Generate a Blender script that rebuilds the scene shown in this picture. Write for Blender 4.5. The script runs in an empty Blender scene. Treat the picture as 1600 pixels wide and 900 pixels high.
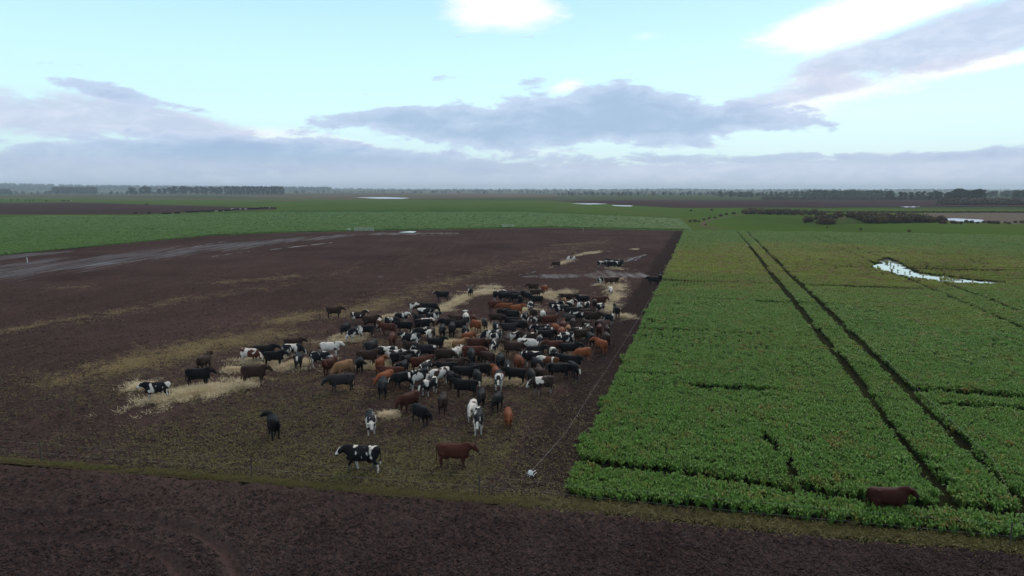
import bpy, bmesh, math, random
import numpy as np
from mathutils import Vector, Matrix, Euler

R = math.radians
rng = np.random.default_rng(7)
random.seed(7)
scene = bpy.context.scene
COL = scene.collection

# ------------------------------------------------------------------ camera
F = 1050.0            # focal length in photo pixels (1600 wide)
H = 14.5              # drone height
HZ = 296.0            # photo row of the infinite flat horizon
PITCH = math.atan((450 - HZ) / F)
cam_d = bpy.data.cameras.new('camera')
cam = bpy.data.objects.new('camera', cam_d)
COL.objects.link(cam)
cam_d.sensor_width = 36.0
cam_d.lens = 36.0 * F / 1600.0
cam_d.clip_start = 0.1
cam_d.clip_end = 60000
cam.location = (0, 0, H)
cam.rotation_euler = (math.pi / 2 - PITCH, 0, 0)
scene.camera = cam


def ray(px, py):
    a, b = (px - 800) / F, -(py - 450) / F
    return Vector((a, math.cos(PITCH) + b * math.sin(PITCH), -math.sin(PITCH) + b * math.cos(PITCH)))


def G(px, py, z=0.0):
    d = ray(px, py)
    t = (z - H) / d.z
    return Vector((d.x * t, d.y * t, z))


def azel(px, py):
    d = ray(px, py).normalized()
    return math.degrees(math.atan2(d.x, d.y)), math.degrees(math.asin(d.z))


def at(px, dist):                     # ground point in a picture column at a known distance
    return Vector(((px - 800) / F * dist, dist, 0.0))


# ------------------------------------------------------------------ node helper
class NT:
    def __init__(s, tree):
        s.t = tree; s.n = tree.nodes; s.l = tree.links

    def put(s, sock, v):
        if v is None:
            return
        if isinstance(v, bpy.types.NodeSocket):
            s.l.new(v, sock)
        else:
            if sock.type == 'RGBA' and not isinstance(v, (int, float)) and len(v) == 3:
                v = (*v, 1)
            sock.default_value = v

    def m(s, op, a, b=None, c=None, clamp=False):
        n = s.n.new('ShaderNodeMath'); n.operation = op; n.use_clamp = clamp
        for i, v in enumerate((a, b, c)):
            s.put(n.inputs[i], v)
        return n.outputs[0]

    def mix(s, f, a, b, blend='MIX'):
        n = s.n.new('ShaderNodeMix'); n.data_type = 'RGBA'; n.blend_type = blend
        s.put(n.inputs[0], f); s.put(n.inputs[6], a); s.put(n.inputs[7], b)
        return n.outputs[2]

    def noise(s, vec, scale, detail=4, rough=0.55, dist=0.0):
        n = s.n.new('ShaderNodeTexNoise')
        s.put(n.inputs['Vector'], vec)
        n.inputs['Scale'].default_value = scale; n.inputs['Detail'].default_value = detail
        n.inputs['Roughness'].default_value = rough; n.inputs['Distortion'].default_value = dist
        return n.outputs[0]

    def voro(s, vec, scale, feature='F1'):
        n = s.n.new('ShaderNodeTexVoronoi'); n.feature = feature
        s.put(n.inputs['Vector'], vec); n.inputs['Scale'].default_value = scale
        return n.outputs[0]

    def step(s, v, lo, hi):
        n = s.n.new('ShaderNodeMapRange'); n.interpolation_type = 'SMOOTHSTEP'
        s.put(n.inputs[0], v); s.put(n.inputs[1], lo); s.put(n.inputs[2], hi)
        n.inputs[3].default_value = 0; n.inputs[4].default_value = 1
        return n.outputs[0]

    def comb(s, x, y, z):
        n = s.n.new('ShaderNodeCombineXYZ')
        for i, v in enumerate((x, y, z)):
            s.put(n.inputs[i], v)
        return n.outputs[0]

    def sep(s, v):
        n = s.n.new('ShaderNodeSeparateXYZ'); s.put(n.inputs[0], v)
        return n.outputs

    def vmath(s, op, a, b=None, scale=None):
        n = s.n.new('ShaderNodeVectorMath'); n.operation = op
        s.put(n.inputs[0], a)
        if b is not None: s.put(n.inputs[1], b)
        if scale is not None: n.inputs['Scale'].default_value = scale
        return n.outputs[0]

    def mapping(s, vec, rotz=0.0, scale=(1, 1, 1)):
        n = s.n.new('ShaderNodeMapping'); s.put(n.inputs[0], vec)
        n.inputs['Rotation'].default_value = (0, 0, rotz); n.inputs['Scale'].default_value = scale
        return n.outputs[0]

    def ramp(s, f, stops):
        n = s.n.new('ShaderNodeValToRGB'); s.put(n.inputs[0], f)
        e = n.color_ramp.elements
        while len(e) < len(stops): e.new(0.5)
        for i, (p, c) in enumerate(stops):
            e[i].position = p; e[i].color = (*c, 1)
        return n.outputs[0]


# ------------------------------------------------------------------ world / sky
SUN_EL, SUN_AZ = 34.0, 28.0           # degrees; azimuth clockwise from +Y (front right)
world = bpy.data.worlds.new('World'); scene.world = world
world.use_nodes = True
w = NT(world.node_tree); w.n.clear()
SKYS = 0.10


def build_world():
    out = w.n.new('ShaderNodeOutputWorld'); bg = w.n.new('ShaderNodeBackground')
    bg.inputs[1].default_value = SKYS
    w.l.new(bg.outputs[0], out.inputs[0])
    sky = w.n.new('ShaderNodeTexSky'); sky.sky_type = 'NISHITA'; sky.sun_disc = False
    sky.sun_elevation = R(SUN_EL); sky.sun_rotation = R(SUN_AZ)
    sky.altitude = 20; sky.air_density = 1.0; sky.dust_density = 0.6; sky.ozone_density = 2.5
    tc = w.n.new('ShaderNodeTexCoord')
    x, y, z = w.sep(tc.outputs['Generated'])
    az = w.m('DEGREES', w.m('ARCTAN2', x, y))
    # clouds repeat, mirrored, all the way round the horizon
    az = w.m('SUBTRACT', w.m('PINGPONG', w.m('ADD', az, 45.0), 90.0), 45.0)
    el = w.m('DEGREES', w.m('ARCSINE', z))
    P = w.comb(w.m('MULTIPLY', az, 0.15), w.m('MULTIPLY', el, 0.42), 0.0)
    n1 = w.m('SUBTRACT', w.noise(P, 1.0, 8, 0.58, 0.35), 0.5)
    n2 = w.m('SUBTRACT', w.noise(w.vmath('ADD', P, (13.1, 4.7, 2.0)), 2.6, 7, 0.62, 0.4), 0.5)
    n3 = w.noise(w.vmath('ADD', P, (3.3, 9.1, 5.0)), 0.55, 4, 0.5, 0.3)

    def blobs(lst):
        tot = None
        for px, py, rx, ry, sl, wt in lst:
            a0, e0 = azel(px, py)
            ra, re = rx / F * 57.3, ry / F * 57.3
            da = w.m('SUBTRACT', az, a0)
            de = w.m('SUBTRACT', w.m('SUBTRACT', el, e0), w.m('MULTIPLY', da, sl))
            q = w.m('ADD', w.m('POWER', w.m('ABSOLUTE', w.m('DIVIDE', da, ra)), 2.0),
                    w.m('POWER', w.m('ABSOLUTE', w.m('DIVIDE', de, re)), 2.0))
            g = w.m('MULTIPLY', w.m('EXPONENT', w.m('MULTIPLY', q, -1.0)), wt)
            tot = g if tot is None else w.m('ADD', tot, g)
        return tot

    dark = blobs([
        (175, 146, 110, 12, -0.16, 0.72), (300, 168, 60, 8, -0.2, 0.3),
        (120, 246, 300, 26, 0.0, 0.72), (330, 232, 140, 22, 0.0, 0.5), (500, 246, 220, 22, -0.06, 0.75), (690, 258, 130, 12, -0.05, 0.5),
        (790, 200, 200, 34, 0.0, 1.05), (945, 160, 120, 34, 0.0, 0.85), (1090, 190, 200, 28, 0.02, 1.0),
        (610, 184, 110, 14, 0.06, 0.8), (720, 212, 90, 12, -0.1, 0.4),
        (1250, 246, 300, 7, 0.02, 0.6), (1560, 240, 150, 6, 0.05, 0.62), (960, 246, 160, 8, 0.0, 0.4),
        (785, 56, 70, 10, 0.0, 0.6), (720, 124, 70, 8, 0.0, 0.42), (840, 128, 28, 11, 0.2, 0.4), (95, 100, 40, 5, 0.0, 0.4)])
    lav = blobs([
        (40, 178, 230, 34, -0.05, 0.85), (290, 196, 130, 20, -0.2, 0.55), (1000, 175, 240, 34, 0.0, 0.35), (1480, 64, 150, 30, 0.16, 0.85), (1330, 96, 120, 14, 0.16, 0.5),
        (1590, 40, 120, 34, 0.1, 0.7), (1230, 152, 130, 13, 0.12, 0.55), (1350, 262, 360, 12, 0.02, 0.5), (1100, 228, 120, 8, 0.02, 0.4), (640, 232, 160, 12, -0.05, 0.45)])
    white = blobs([
        (785, 18, 95, 36, 0.0, 1.2), (1320, 36, 115, 34, 0.12, 1.25), (1540, 96, 100, 13, 0.04, 1.2),
        (1440, 5, 120, 16, 0.1, 0.7), (1290, 116, 60, 14, 0.1, 0.8), (1330, 142, 110, 16, 0.05, 0.75),
        (1230, 178, 110, 20, 0.0, 0.7), (1010, 56, 40, 12, 0.0, 0.6), (885, 136, 40, 16, 0.2, 0.9),
        (830, 238, 130, 14, 0.0, 0.6), (400, 212, 60, 10, -0.1, 0.7), (560, 226, 90, 9, -0.1, 0.5), (470, 205, 120, 10, -0.1, 0.4)])
    band = w.m('SUBTRACT', 1.0, w.step(el, 1.4, 3.4))
    high = w.m('MULTIPLY', w.step(el, 15.0, 24.0), w.m('MULTIPLY', w.m('SUBTRACT', n3, 0.36), 2.2))
    nn = w.m('ADD', w.m('MULTIPLY', n1, 1.8), w.m('MULTIPLY', n2, 1.0))
    lfield = w.m('ADD', w.m('ADD', lav, w.m('MULTIPLY', band, 0.75)), w.m('ADD', w.m('MULTIPLY', n1, 1.0), w.m('MULTIPLY', n2, 0.9)))
    lmask = w.step(lfield, 0.34, 0.72)
    dfield = w.m('ADD', w.m('ADD', w.m('ADD', dark, w.m('MULTIPLY', band, 0.28)), high),
                 nn)
    dmask = w.step(dfield, 0.38, 0.66)
    wfield = w.m('ADD', w.m('ADD', white, w.m('MULTIPLY', high, 0.7)), w.m('ADD', w.m('MULTIPLY', n1, 0.9), w.m('MULTIPLY', n2, 0.6)))
    wmask = w.step(wfield, 0.35, 0.95)
    # base clear sky: the Nishita sky, paled by an overexposed ramp, less blue overhead
    base = w.mix(0.86, sky.outputs[0], w.ramp(w.m('DIVIDE', el, 40.0, clamp=True), [
        (0.0, (6.6, 8.3, 9.2)), (0.14, (8.0, 11.3, 11.6)), (0.26, (7.0, 10.9, 11.8)), (0.36, (5.8, 9.5, 11.6)), (1.0, (5.2, 7.0, 8.8))]))
    # cloud base colour: bluer low, more lavender high, thick parts darker
    shade = w.step(w.m('ADD', dfield, w.m('MULTIPLY', n2, 0.9)), 0.45, 1.5)
    cl_hi = w.mix(shade, (5.9, 7.0, 9.2), (3.9, 5.3, 7.5))
    cl_lo = w.mix(shade, (5.8, 7.0, 9.0), (3.5, 5.1, 7.4))
    cl = w.mix(w.step(el, 1.5, 6.0), cl_lo, cl_hi)
    hz = w.mix(w.step(n1, -0.12, 0.14), (4.7, 5.7, 7.5), (6.3, 7.1, 8.4))
    cl = w.mix(w.m('MULTIPLY', band, 0.75), cl, hz)
    c = w.mix(w.m('MULTIPLY', wmask, 0.95), base, (11.0, 11.1, 11.0))
    lc = w.mix(w.step(n2, -0.15, 0.2), (5.7, 6.5, 8.5), (7.3, 7.8, 9.6))
    c = w.mix(w.m('MULTIPLY', lmask, 0.85), c, lc)
    c = w.mix(w.m('MULTIPLY', dmask, 0.9), c, cl)
    c = w.mix(w.m('MULTIPLY', w.step(el, 22.0, 45.0), 0.8), c, w.mix(n3, (8.6, 8.3, 8.0), (10.6, 10.2, 9.6)))  # pale warm overcast above the view, added to offset the blue ground light
    # below the horizon
    c = w.mix(w.step(el, -2.0, -0.3), (1.2, 1.2, 1.3), c)
    w.l.new(c, bg.inputs[0])


build_world()
sun_d = bpy.data.lights.new('sun', 'SUN'); sun_d.energy = 1.4; sun_d.angle = R(10); sun_d.color = (1.0, 0.90, 0.78)
sun = bpy.data.objects.new('sun', sun_d); COL.objects.link(sun)
sdir = Vector((math.sin(R(SUN_AZ)) * math.cos(R(SUN_EL)), math.cos(R(SUN_AZ)) * math.cos(R(SUN_EL)), math.sin(R(SUN_EL))))
sun.rotation_euler = (-sdir).to_track_quat('-Z', 'Y').to_euler()
sun.location = (0, 0, 60)
vs = scene.view_settings
vs.view_transform = 'Standard'; vs.look = 'None'; vs.exposure = 0.0; vs.gamma = 1.0
vs.use_curve_mapping = False
scene.cycles.max_bounces = 5; scene.cycles.diffuse_bounces = 3; scene.cycles.glossy_bounces = 3


# ------------------------------------------------------------------ materials
def mat(name):
    m = bpy.data.materials.new(name); m.use_nodes = True
    t = NT(m.node_tree); t.n.clear()
    o = t.n.new('ShaderNodeOutputMaterial'); p = t.n.new('ShaderNodeBsdfPrincipled')
    t.l.new(p.outputs[0], o.inputs[0])
    t.p = p; t.out = o
    return m, t


def pos(t):
    return t.n.new('ShaderNodeNewGeometry').outputs['Position']


def bump(t, h, strength, dist):
    b = t.n.new('ShaderNodeBump'); b.inputs['Strength'].default_value = strength; b.inputs['Distance'].default_value = dist
    t.put(b.inputs['Height'], h); t.l.new(b.outputs[0], t.p.inputs['Normal'])


def simple(name, col, rough=0.7, var=0.25, scale=3.0, spec=0.3, metal=0.0):
    m, t = mat(name)
    n = t.noise(pos(t), scale, 4)
    c = t.mix(n, tuple(v * (1 - var) for v in col), tuple(v * (1 + var) for v in col))
    t.put(t.p.inputs['Base Color'], c); t.p.inputs['Roughness'].default_value = rough
    t.p.inputs['Specular IOR Level'].default_value = spec; t.p.inputs['Metallic'].default_value = metal
    return m


FIELD_ANG = math.atan2(0.283, 1.0)     # rows run 15.8 degrees clockwise of +Y


def add_wet(t, P, b, c):
    """sodden ground: the 'wet' attribute says where water lies, streaked along the rows"""
    a = t.n.new('ShaderNodeAttribute'); a.attribute_name = 'wet'
    st = t.noise(t.mapping(P, FIELD_ANG, (1.0, 0.07, 1)), 0.8, 6, 0.65)
    wt = a.outputs['Fac']
    k = t.step(t.m('ADD', t.m('MULTIPLY', wt, 0.9), t.m('MULTIPLY', t.m('SUBTRACT', st, 0.5), 2.2)), 0.55, 1.2)
    k = t.m('MULTIPLY', k, t.step(wt, 0.02, 0.3))
    pool = t.step(t.m('ADD', t.m('MULTIPLY', st, 0.8), t.m('MULTIPLY', b, 0.2)), 0.63, 0.70)
    pool = t.m('MULTIPLY', pool, t.step(wt, 0.3, 0.8))
    t.put(t.p.inputs['Base Color'], t.mix(k, c, t.mix(b, (0.040, 0.027, 0.028), (0.062, 0.044, 0.046))))
    t.put(t.p.inputs['Roughness'], t.m('SUBTRACT', t.m('SUBTRACT', 0.85, t.m('MULTIPLY', k, 0.28)), t.m('MULTIPLY', pool, 0.40)))
    t.put(t.p.inputs['Specular IOR Level'], t.m('ADD', t.m('MULTIPLY', k, 0.14), t.m('MULTIPLY', pool, 0.2)))


def soil_mat(name, dark, light, fleck, fleck_amt, fleck_scale, bstr=0.8, big=0.06, rough=0.85, streak=0.0, clod=5.0, wet=False):
    m, t = mat(name)
    P = pos(t)
    a = t.noise(P, big, 5, 0.6)
    b = t.noise(P, clod, 6, 0.7)
    v = t.voro(P, clod * 1.4)
    hf = t.noise(P, 0.55, 5, 0.7)
    f = t.m('ADD', t.m('ADD', t.m('MULTIPLY', a, 0.65), t.m('MULTIPLY', b, 0.75)), t.m('MULTIPLY', hf, 0.4))
    c = t.mix(t.step(f, 0.62, 1.18), dark, light)
    if streak:
        st = t.noise(t.mapping(P, FIELD_ANG, (0.9, 0.03, 1)), 1.0, 5, 0.65)
        c = t.mix(t.m('MULTIPLY', t.step(st, 0.5, 0.75), streak), c, tuple(v_ * 1.7 for v_ in light))
    fl = t.noise(P, fleck_scale, 3, 0.8)
    patch = t.step(t.noise(P, 0.11, 4, 0.6), 0.35, 0.7)
    c = t.mix(t.m('MULTIPLY', t.m('MULTIPLY', t.step(fl, 0.56, 0.7), patch), fleck_amt), c, fleck)
    if wet:
        ea = t.n.new('ShaderNodeAttribute'); ea.attribute_name = 'eaten'
        c = t.mix(t.step(t.m('ADD', ea.outputs['Fac'], t.m('MULTIPLY', t.m('SUBTRACT', hf, 0.5), 1.2)), 0.3, 0.75), c, t.mix(b, (0.015, 0.011, 0.0105), (0.040, 0.028, 0.026)))
    t.put(t.p.inputs['Base Color'], c)
    t.p.inputs['Roughness'].default_value = rough; t.p.inputs['Specular IOR Level'].default_value = 0.0
    if wet: add_wet(t, P, b, c)
    bump(t, t.m('ADD', t.m('MULTIPLY', b, 1.0), t.m('MULTIPLY', v, 0.8)), bstr, 0.12)
    return m


M = {}
M['plough'] = soil_mat('ploughed_soil', (0.034, 0.0225, 0.0212), (0.076, 0.051, 0.047), (0.10, 0.075, 0.06), 0.25, 9.0, 0.9, 0.10, clod=4.0)
M['mud'] = soil_mat('trampled_mud', (0.026, 0.0165, 0.0160), (0.072, 0.0455, 0.0430), (0.100, 0.082, 0.034), 0.45, 4.0, 0.7, 0.05, streak=0.22, clod=2.6, wet=True)
M['mud_dark'] = soil_mat('fresh_grazed_soil', (0.019, 0.0135, 0.013), (0.036, 0.0255, 0.0235), (0.10, 0.075, 0.04), 0.35, 5.0, 0.8, 0.1, clod=3.5)
M['cropsoil'] = soil_mat('crop_soil', (0.013, 0.014, 0.007), (0.026, 0.030, 0.012), (0.036, 0.062, 0.014), 1.0, 2.0, 0.6, 0.1)  # soil colour darkened to stand in for canopy shade in the tracks


def pasture(name, c1, c2, c3, big=0.012, fine=0.35):
    m, t = mat(name)
    P = pos(t)
    st = t.noise(t.mapping(P, FIELD_ANG + 1.4, (1, 0.25, 1)), big, 6, 0.62)
    fn = t.noise(P, fine, 6, 0.7)
    c = t.ramp(t.m('ADD', t.m('MULTIPLY', st, 0.75), t.m('MULTIPLY', fn, 0.25)), [(0.33, c1), (0.5, c2), (0.66, c3)])
    t.put(t.p.inputs['Base Color'], c)
    t.p.inputs['Roughness'].default_value = 0.95; t.p.inputs['Specular IOR Level'].default_value = 0.0
    bump(t, fn, 0.6, 0.4)
    return m


M['plain'] = pasture('far_plain', (0.042, 0.048, 0.026), (0.046, 0.066, 0.024), (0.066, 0.060, 0.042), 0.004, 0.05)
M['green'] = pasture('green_pasture', (0.036, 0.064, 0.014), (0.056, 0.096, 0.020), (0.074, 0.084, 0.026))
M['green2'] = pasture('leafy_crop_ground', (0.026, 0.060, 0.014), (0.040, 0.085, 0.020), (0.060, 0.080, 0.022), 0.03, 0.6)
M['bare'] = pasture('far_bare_soil', (0.034, 0.021, 0.024), (0.044, 0.027, 0.029), (0.054, 0.035, 0.034), 0.01, 0.2)
M['marsh'] = pasture('marsh_flat', (0.10, 0.08, 0.070), (0.12, 0.098, 0.082), (0.09, 0.085, 0.055), 0.02, 0.2)
M['heath'] = pasture('heath', (0.075, 0.06, 0.045), (0.095, 0.078, 0.05), (0.07, 0.08, 0.04), 0.008, 0.1)


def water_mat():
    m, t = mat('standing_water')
    t.p.inputs['Base Color'].default_value = (0.26, 0.27, 0.28, 1)  # pale base stands in for the bright sky reflection
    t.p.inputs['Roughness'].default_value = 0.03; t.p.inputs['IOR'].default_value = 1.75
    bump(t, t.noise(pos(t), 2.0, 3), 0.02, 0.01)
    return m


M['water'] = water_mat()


def leaf_mat(name, greens, yellow_zone=False, rust=0.06, trans=0.35):
    m, t = mat(name)
    oi = t.n.new('ShaderNodeObjectInfo')
    P = pos(t)
    r = oi.outputs['Random']
    fine = t.step(t.noise(P, 4.5, 3, 0.75), 0.3, 0.7)
    big = t.noise(P, 0.05, 4, 0.6)
    mid = t.noise(P, 0.35, 3, 0.6)
    c = t.mix(t.m('ADD', t.m('MULTIPLY', r, 0.35), t.m('MULTIPLY', fine, 0.65)), greens[0], greens[1])
    c = t.mix(t.m('MULTIPLY', t.step(big, 0.42, 0.68), 0.5), c, greens[2])
    c = t.mix(t.m('MULTIPLY', t.step(mid, 0.55, 0.75), 0.45), c, greens[3])
    # ageing leaves: yellow, rust
    old = t.step(t.m('ADD', t.m('MULTIPLY', t.m('FRACT', t.m('MULTIPLY', r, 37.3)), 0.6), t.m('MULTIPLY', mid, 0.6)), 0.94 - rust * 2, 1.06 - rust)
    c = t.mix(t.m('MULTIPLY', old, 0.75), c, (0.22, 0.145, 0.040))
    if yellow_zone:
        # sparse yellowed plants on the wet ground round the pool
        x, y, z = t.sep(P)
        pc = G(1440, 425)
        dx = t.m('DIVIDE', t.m('SUBTRACT', x, pc.x - 6), 50.0)
        dy = t.m('DIVIDE', t.m('SUBTRACT', y, pc.y + 12), 42.0)
        dd = t.m('SQRT', t.m('ADD', t.m('MULTIPLY', dx, dx), t.m('MULTIPLY', dy, dy)))
        yz = t.m('SUBTRACT', 1.0, t.step(t.m('ADD', dd, t.m('MULTIPLY', t.m('SUBTRACT', big, 0.5), 2.4)), 0.45, 1.45))
        c = t.mix(t.m('MULTIPLY', yz, 0.8), c, t.mix(t.step(mid, 0.42, 0.62), (0.215, 0.260, 0.030), (0.225, 0.165, 0.060)))
    t.put(t.p.inputs['Base Color'], c)
    t.p.inputs['Roughness'].default_value = 0.55; t.p.inputs['Specular IOR Level'].default_value = 0.1
    tr = t.n.new('ShaderNodeBsdfTranslucent'); t.put(tr.inputs[0], c)
    mx = t.n.new('ShaderNodeMixShader'); mx.inputs[0].default_value = trans
    t.l.new(t.p.outputs[0], mx.inputs[1]); t.l.new(tr.outputs[0], mx.inputs[2]); t.l.new(mx.outputs[0], t.out.inputs[0])
    return m


M['beet'] = leaf_mat('beet_leaf', ((0.050, 0.115, 0.018), (0.148, 0.295, 0.060), (0.140, 0.215, 0.040), (0.165, 0.195, 0.055)), True, 0.07)
M['beet_far'] = leaf_mat('young_leaf', ((0.080, 0.155, 0.040), (0.145, 0.265, 0.070), (0.140, 0.230, 0.056), (0.15, 0.21, 0.055)), False, 0.0)
M['vergegrass'] = leaf_mat('verge_grass', ((0.095, 0.088, 0.028), (0.170, 0.150, 0.055), (0.150, 0.115, 0.055), (0.12, 0.125, 0.035)), False, 0.04, 0.3)
M['litter'] = leaf_mat('leaf_litter', ((0.060, 0.060, 0.018), (0.150, 0.125, 0.048), (0.11, 0.085, 0.04), (0.085, 0.095, 0.025)), False, 0.05, 0.1)
M['straw'] = leaf_mat('fresh_straw', ((0.36, 0.28, 0.16), (0.68, 0.57, 0.40), (0.58, 0.48, 0.31), (0.44, 0.33, 0.15)), False, 0.0, 0.15)
M['oldstraw'] = leaf_mat('trodden_straw', ((0.15, 0.105, 0.04), (0.31, 0.225, 0.10), (0.27, 0.195, 0.07), (0.20, 0.125, 0.05)), False, 0.02, 0.1)
M['gorse'] = leaf_mat('gorse_leaf', ((0.034, 0.030, 0.014), (0.100, 0.068, 0.040), (0.095, 0.058, 0.036), (0.058, 0.062, 0.022)), False, 0.08, 0.1)
M['pine'] = leaf_mat('tree_leaf', ((0.018, 0.030, 0.020), (0.042, 0.056, 0.036), (0.044, 0.052, 0.034), (0.026, 0.040, 0.022)), False, 0.0, 0.1)
M['scrub'] = leaf_mat('bare_scrub', ((0.050, 0.038, 0.032), (0.075, 0.055, 0.046), (0.05, 0.05, 0.03), (0.06, 0.045, 0.036)), False, 0.0, 0.1)
M['bark'] = simple('bark', (0.05, 0.04, 0.032), 0.9)
M['clod'] = soil_mat('soil_clod', (0.028, 0.019, 0.019), (0.075, 0.053, 0.050), (0.10, 0.075, 0.06), 0.2, 12.0, 0.6, 0.3, clod=8.0)
M['mudclod'] = soil_mat('mud_clod', (0.040, 0.028, 0.026), (0.090, 0.064, 0.054), (0.12, 0.10, 0.045), 0.4, 12.0, 0.6, 0.3, clod=8.0)
M['sand'] = simple('sandy_face', (0.115, 0.082, 0.060), 0.95, 0.5, 0.9)
M['bank'] = pasture('bank_turf', (0.045, 0.055, 0.022), (0.05, 0.075, 0.022), (0.075, 0.065, 0.04), 0.1, 0.8)
M['post'] = simple('dark_post', (0.045, 0.038, 0.034), 0.8, 0.3, 20)
M['wire'] = simple('fence_wire', (0.28, 0.28, 0.28), 0.5, 0.1, 9, 0.5)
M['white'] = simple('white_plastic', (0.72, 0.72, 0.72), 0.45, 0.08, 12, 0.5)
M['galv'] = simple('galvanised_steel', (0.42, 0.43, 0.44), 0.45, 0.2, 4, 0.5, 0.3)
M['concrete'] = simple('pale_concrete', (0.4, 0.4, 0.38), 0.8, 0.2, 4)


def cow_mat():
    m, t = mat('cow_coat')
    oi = t.n.new('ShaderNodeObjectInfo')
    tc = t.n.new('ShaderNodeTexCoord')
    rnd = t.vmath('SCALE', t.comb(oi.outputs['Random'], t.m('FRACT', t.m('MULTIPLY', oi.outputs['Random'], 17.3)), 0.3), scale=60.0)
    q = t.vmath('ADD', t.mapping(tc.outputs['Object'], 0, (1.0, 0.8, 0.65)), rnd)
    n = t.noise(q, 1.75, 2.0, 0.5, 0.5)
    al = oi.outputs['Alpha']
    # leave bare black coats alone: threshold well under the noise floor when alpha is 0
    wm = t.step(t.m('SUBTRACT', t.m('MULTIPLY', al, 1.0), n), -0.008, 0.012)
    at_ = t.n.new('ShaderNodeAttribute'); at_.attribute_name = 'zones'
    zr, zg, zb = t.sep(at_.outputs['Vector'])
    has = t.step(al, 0.2, 0.3)
    leg = t.m('MULTIPLY', t.m('MULTIPLY', t.step(zg, 0.3, 0.7), t.step(al, 0.4, 0.46)), 0.85)
    blaze = t.m('MULTIPLY', t.step(zr, 0.4, 0.6), has)
    wm = t.m('MAXIMUM', wm, t.m('MAXIMUM', leg, blaze))
    fine = t.noise(tc.outputs['Object'], 7.0, 4, 0.6)
    base = t.mix(t.m('MULTIPLY', fine, 0.55), oi.outputs['Color'], t.mix(0.5, oi.outputs['Color'], (0.012, 0.010, 0.010)))
    c = t.mix(wm, base, t.mix(fine, (0.42, 0.37, 0.32), (0.70, 0.66, 0.62)))
    c = t.mix(t.m('MULTIPLY', t.step(zb, 0.3, 0.7), 0.8), c, (0.035, 0.028, 0.028))
    # dried mud on the legs
    c = t.mix(t.m('MULTIPLY', t.m('MULTIPLY', t.step(zg, 0.4, 1.0), t.step(fine, 0.4, 0.6)), 0.6), c, (0.06, 0.043, 0.038))
    t.put(t.p.inputs['Base Color'], c)
    t.p.inputs['Roughness'].default_value = 0.6; t.p.inputs['Specular IOR Level'].default_value = 0.06
    bump(t, t.noise(tc.outputs['Object'], 30.0, 3), 0.15, 0.02)
    return m


M['cow'] = cow_mat()


# ------------------------------------------------------------------ object helpers
def tag(o, label=None, cat=None, group=None, kind=None):
    if label: o['label'] = label
    if cat: o['category'] = cat
    if group: o['group'] = group
    if kind: o['kind'] = kind
    return o


def mesh(name, verts, faces, m=None, smooth=False):
    me = bpy.data.meshes.new(name)
    me.from_pydata([tuple(v) for v in verts], [], [tuple(f) for f in faces])
    if m: me.materials.append(m)
    if smooth: me.polygons.foreach_set('use_smooth', [True] * len(me.polygons))
    me.update()
    return me


def obj(name, me, parent=None, loc=(0, 0, 0), rz=0.0, sc=1.0):
    o = bpy.data.objects.new(name, me); COL.objects.link(o)
    o.location = loc; o.rotation_euler = (0, 0, rz)
    o.scale = (sc, sc, sc) if isinstance(sc, (int, float)) else sc
    if parent: o.parent = parent
    return o


def empty(name, loc=(0, 0, 0), rz=0.0, sc=1.0):
    return obj(name, None, None, loc, rz, sc)


def bm_mesh(name, bm, m, smooth=False):
    me = bpy.data.meshes.new(name); bm.to_mesh(me); bm.free()
    me.materials.append(m)
    if smooth: me.polygons.foreach_set('use_smooth', [True] * len(me.polygons))
    return me


def add_box(bm, c, s, rot=None):
    r = bmesh.ops.create_cube(bm, size=1.0)
    mtx = Matrix.Translation(c) @ (rot.to_4x4() if rot else Matrix.Identity(4)) @ Matrix.Diagonal((*s, 1))
    bmesh.ops.transform(bm, matrix=mtx, verts=r['verts'])


def add_tube(bm, pts, radii, seg=8, cap=True):
    pts = [Vector(p) for p in pts]
    rings = []
    for i, p in enumerate(pts):
        d = (pts[min(i + 1, len(pts) - 1)] - pts[max(i - 1, 0)]).normalized()
        up = Vector((0, 1, 0)) if abs(d.y) < 0.9 else Vector((1, 0, 0))
        a = d.cross(up).normalized(); b = d.cross(a).normalized()
        r = radii[i] if not isinstance(radii, (int, float)) else radii
        ra, rb = r if isinstance(r, tuple) else (r, r)
        rings.append([bm.verts.new(p + a * (ra * math.cos(2 * math.pi * k / seg)) + b * (rb * math.sin(2 * math.pi * k / seg))) for k in range(seg)])
    for i in range(len(rings) - 1):
        for k in range(seg):
            bm.faces.new((rings[i][k], rings[i][(k + 1) % seg], rings[i + 1][(k + 1) % seg], rings[i + 1][k]))
    if cap:
        bm.faces.new(rings[0][::-1]); bm.faces.new(rings[-1])


def structure(name, me):
    return tag(obj(name, me), kind='structure')


_z = [0]


def sheet(name, pxs, m, z, sub=None, wob=0.0):
    """flat field from photo-pixel outline, edges subdivided and roughened"""
    P = [G(*p) for p in pxs]
    out = []
    for i in range(len(P)):
        a, b = P[i], P[(i + 1) % len(P)]
        L = (b - a).length
        n = max(1, min(60, int(L / max(sub or L, 0.3))))
        for k in range(n):
            t = k / n
            p = a.lerp(b, t)
            if k and wob:
                d = (b - a).normalized()
                p = p + Vector((-d.y, d.x, 0)) * random.uniform(-wob, wob)
            out.append((p.x, p.y, z))
    return structure(name, mesh(name, out, [range(len(out))], m))


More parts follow.
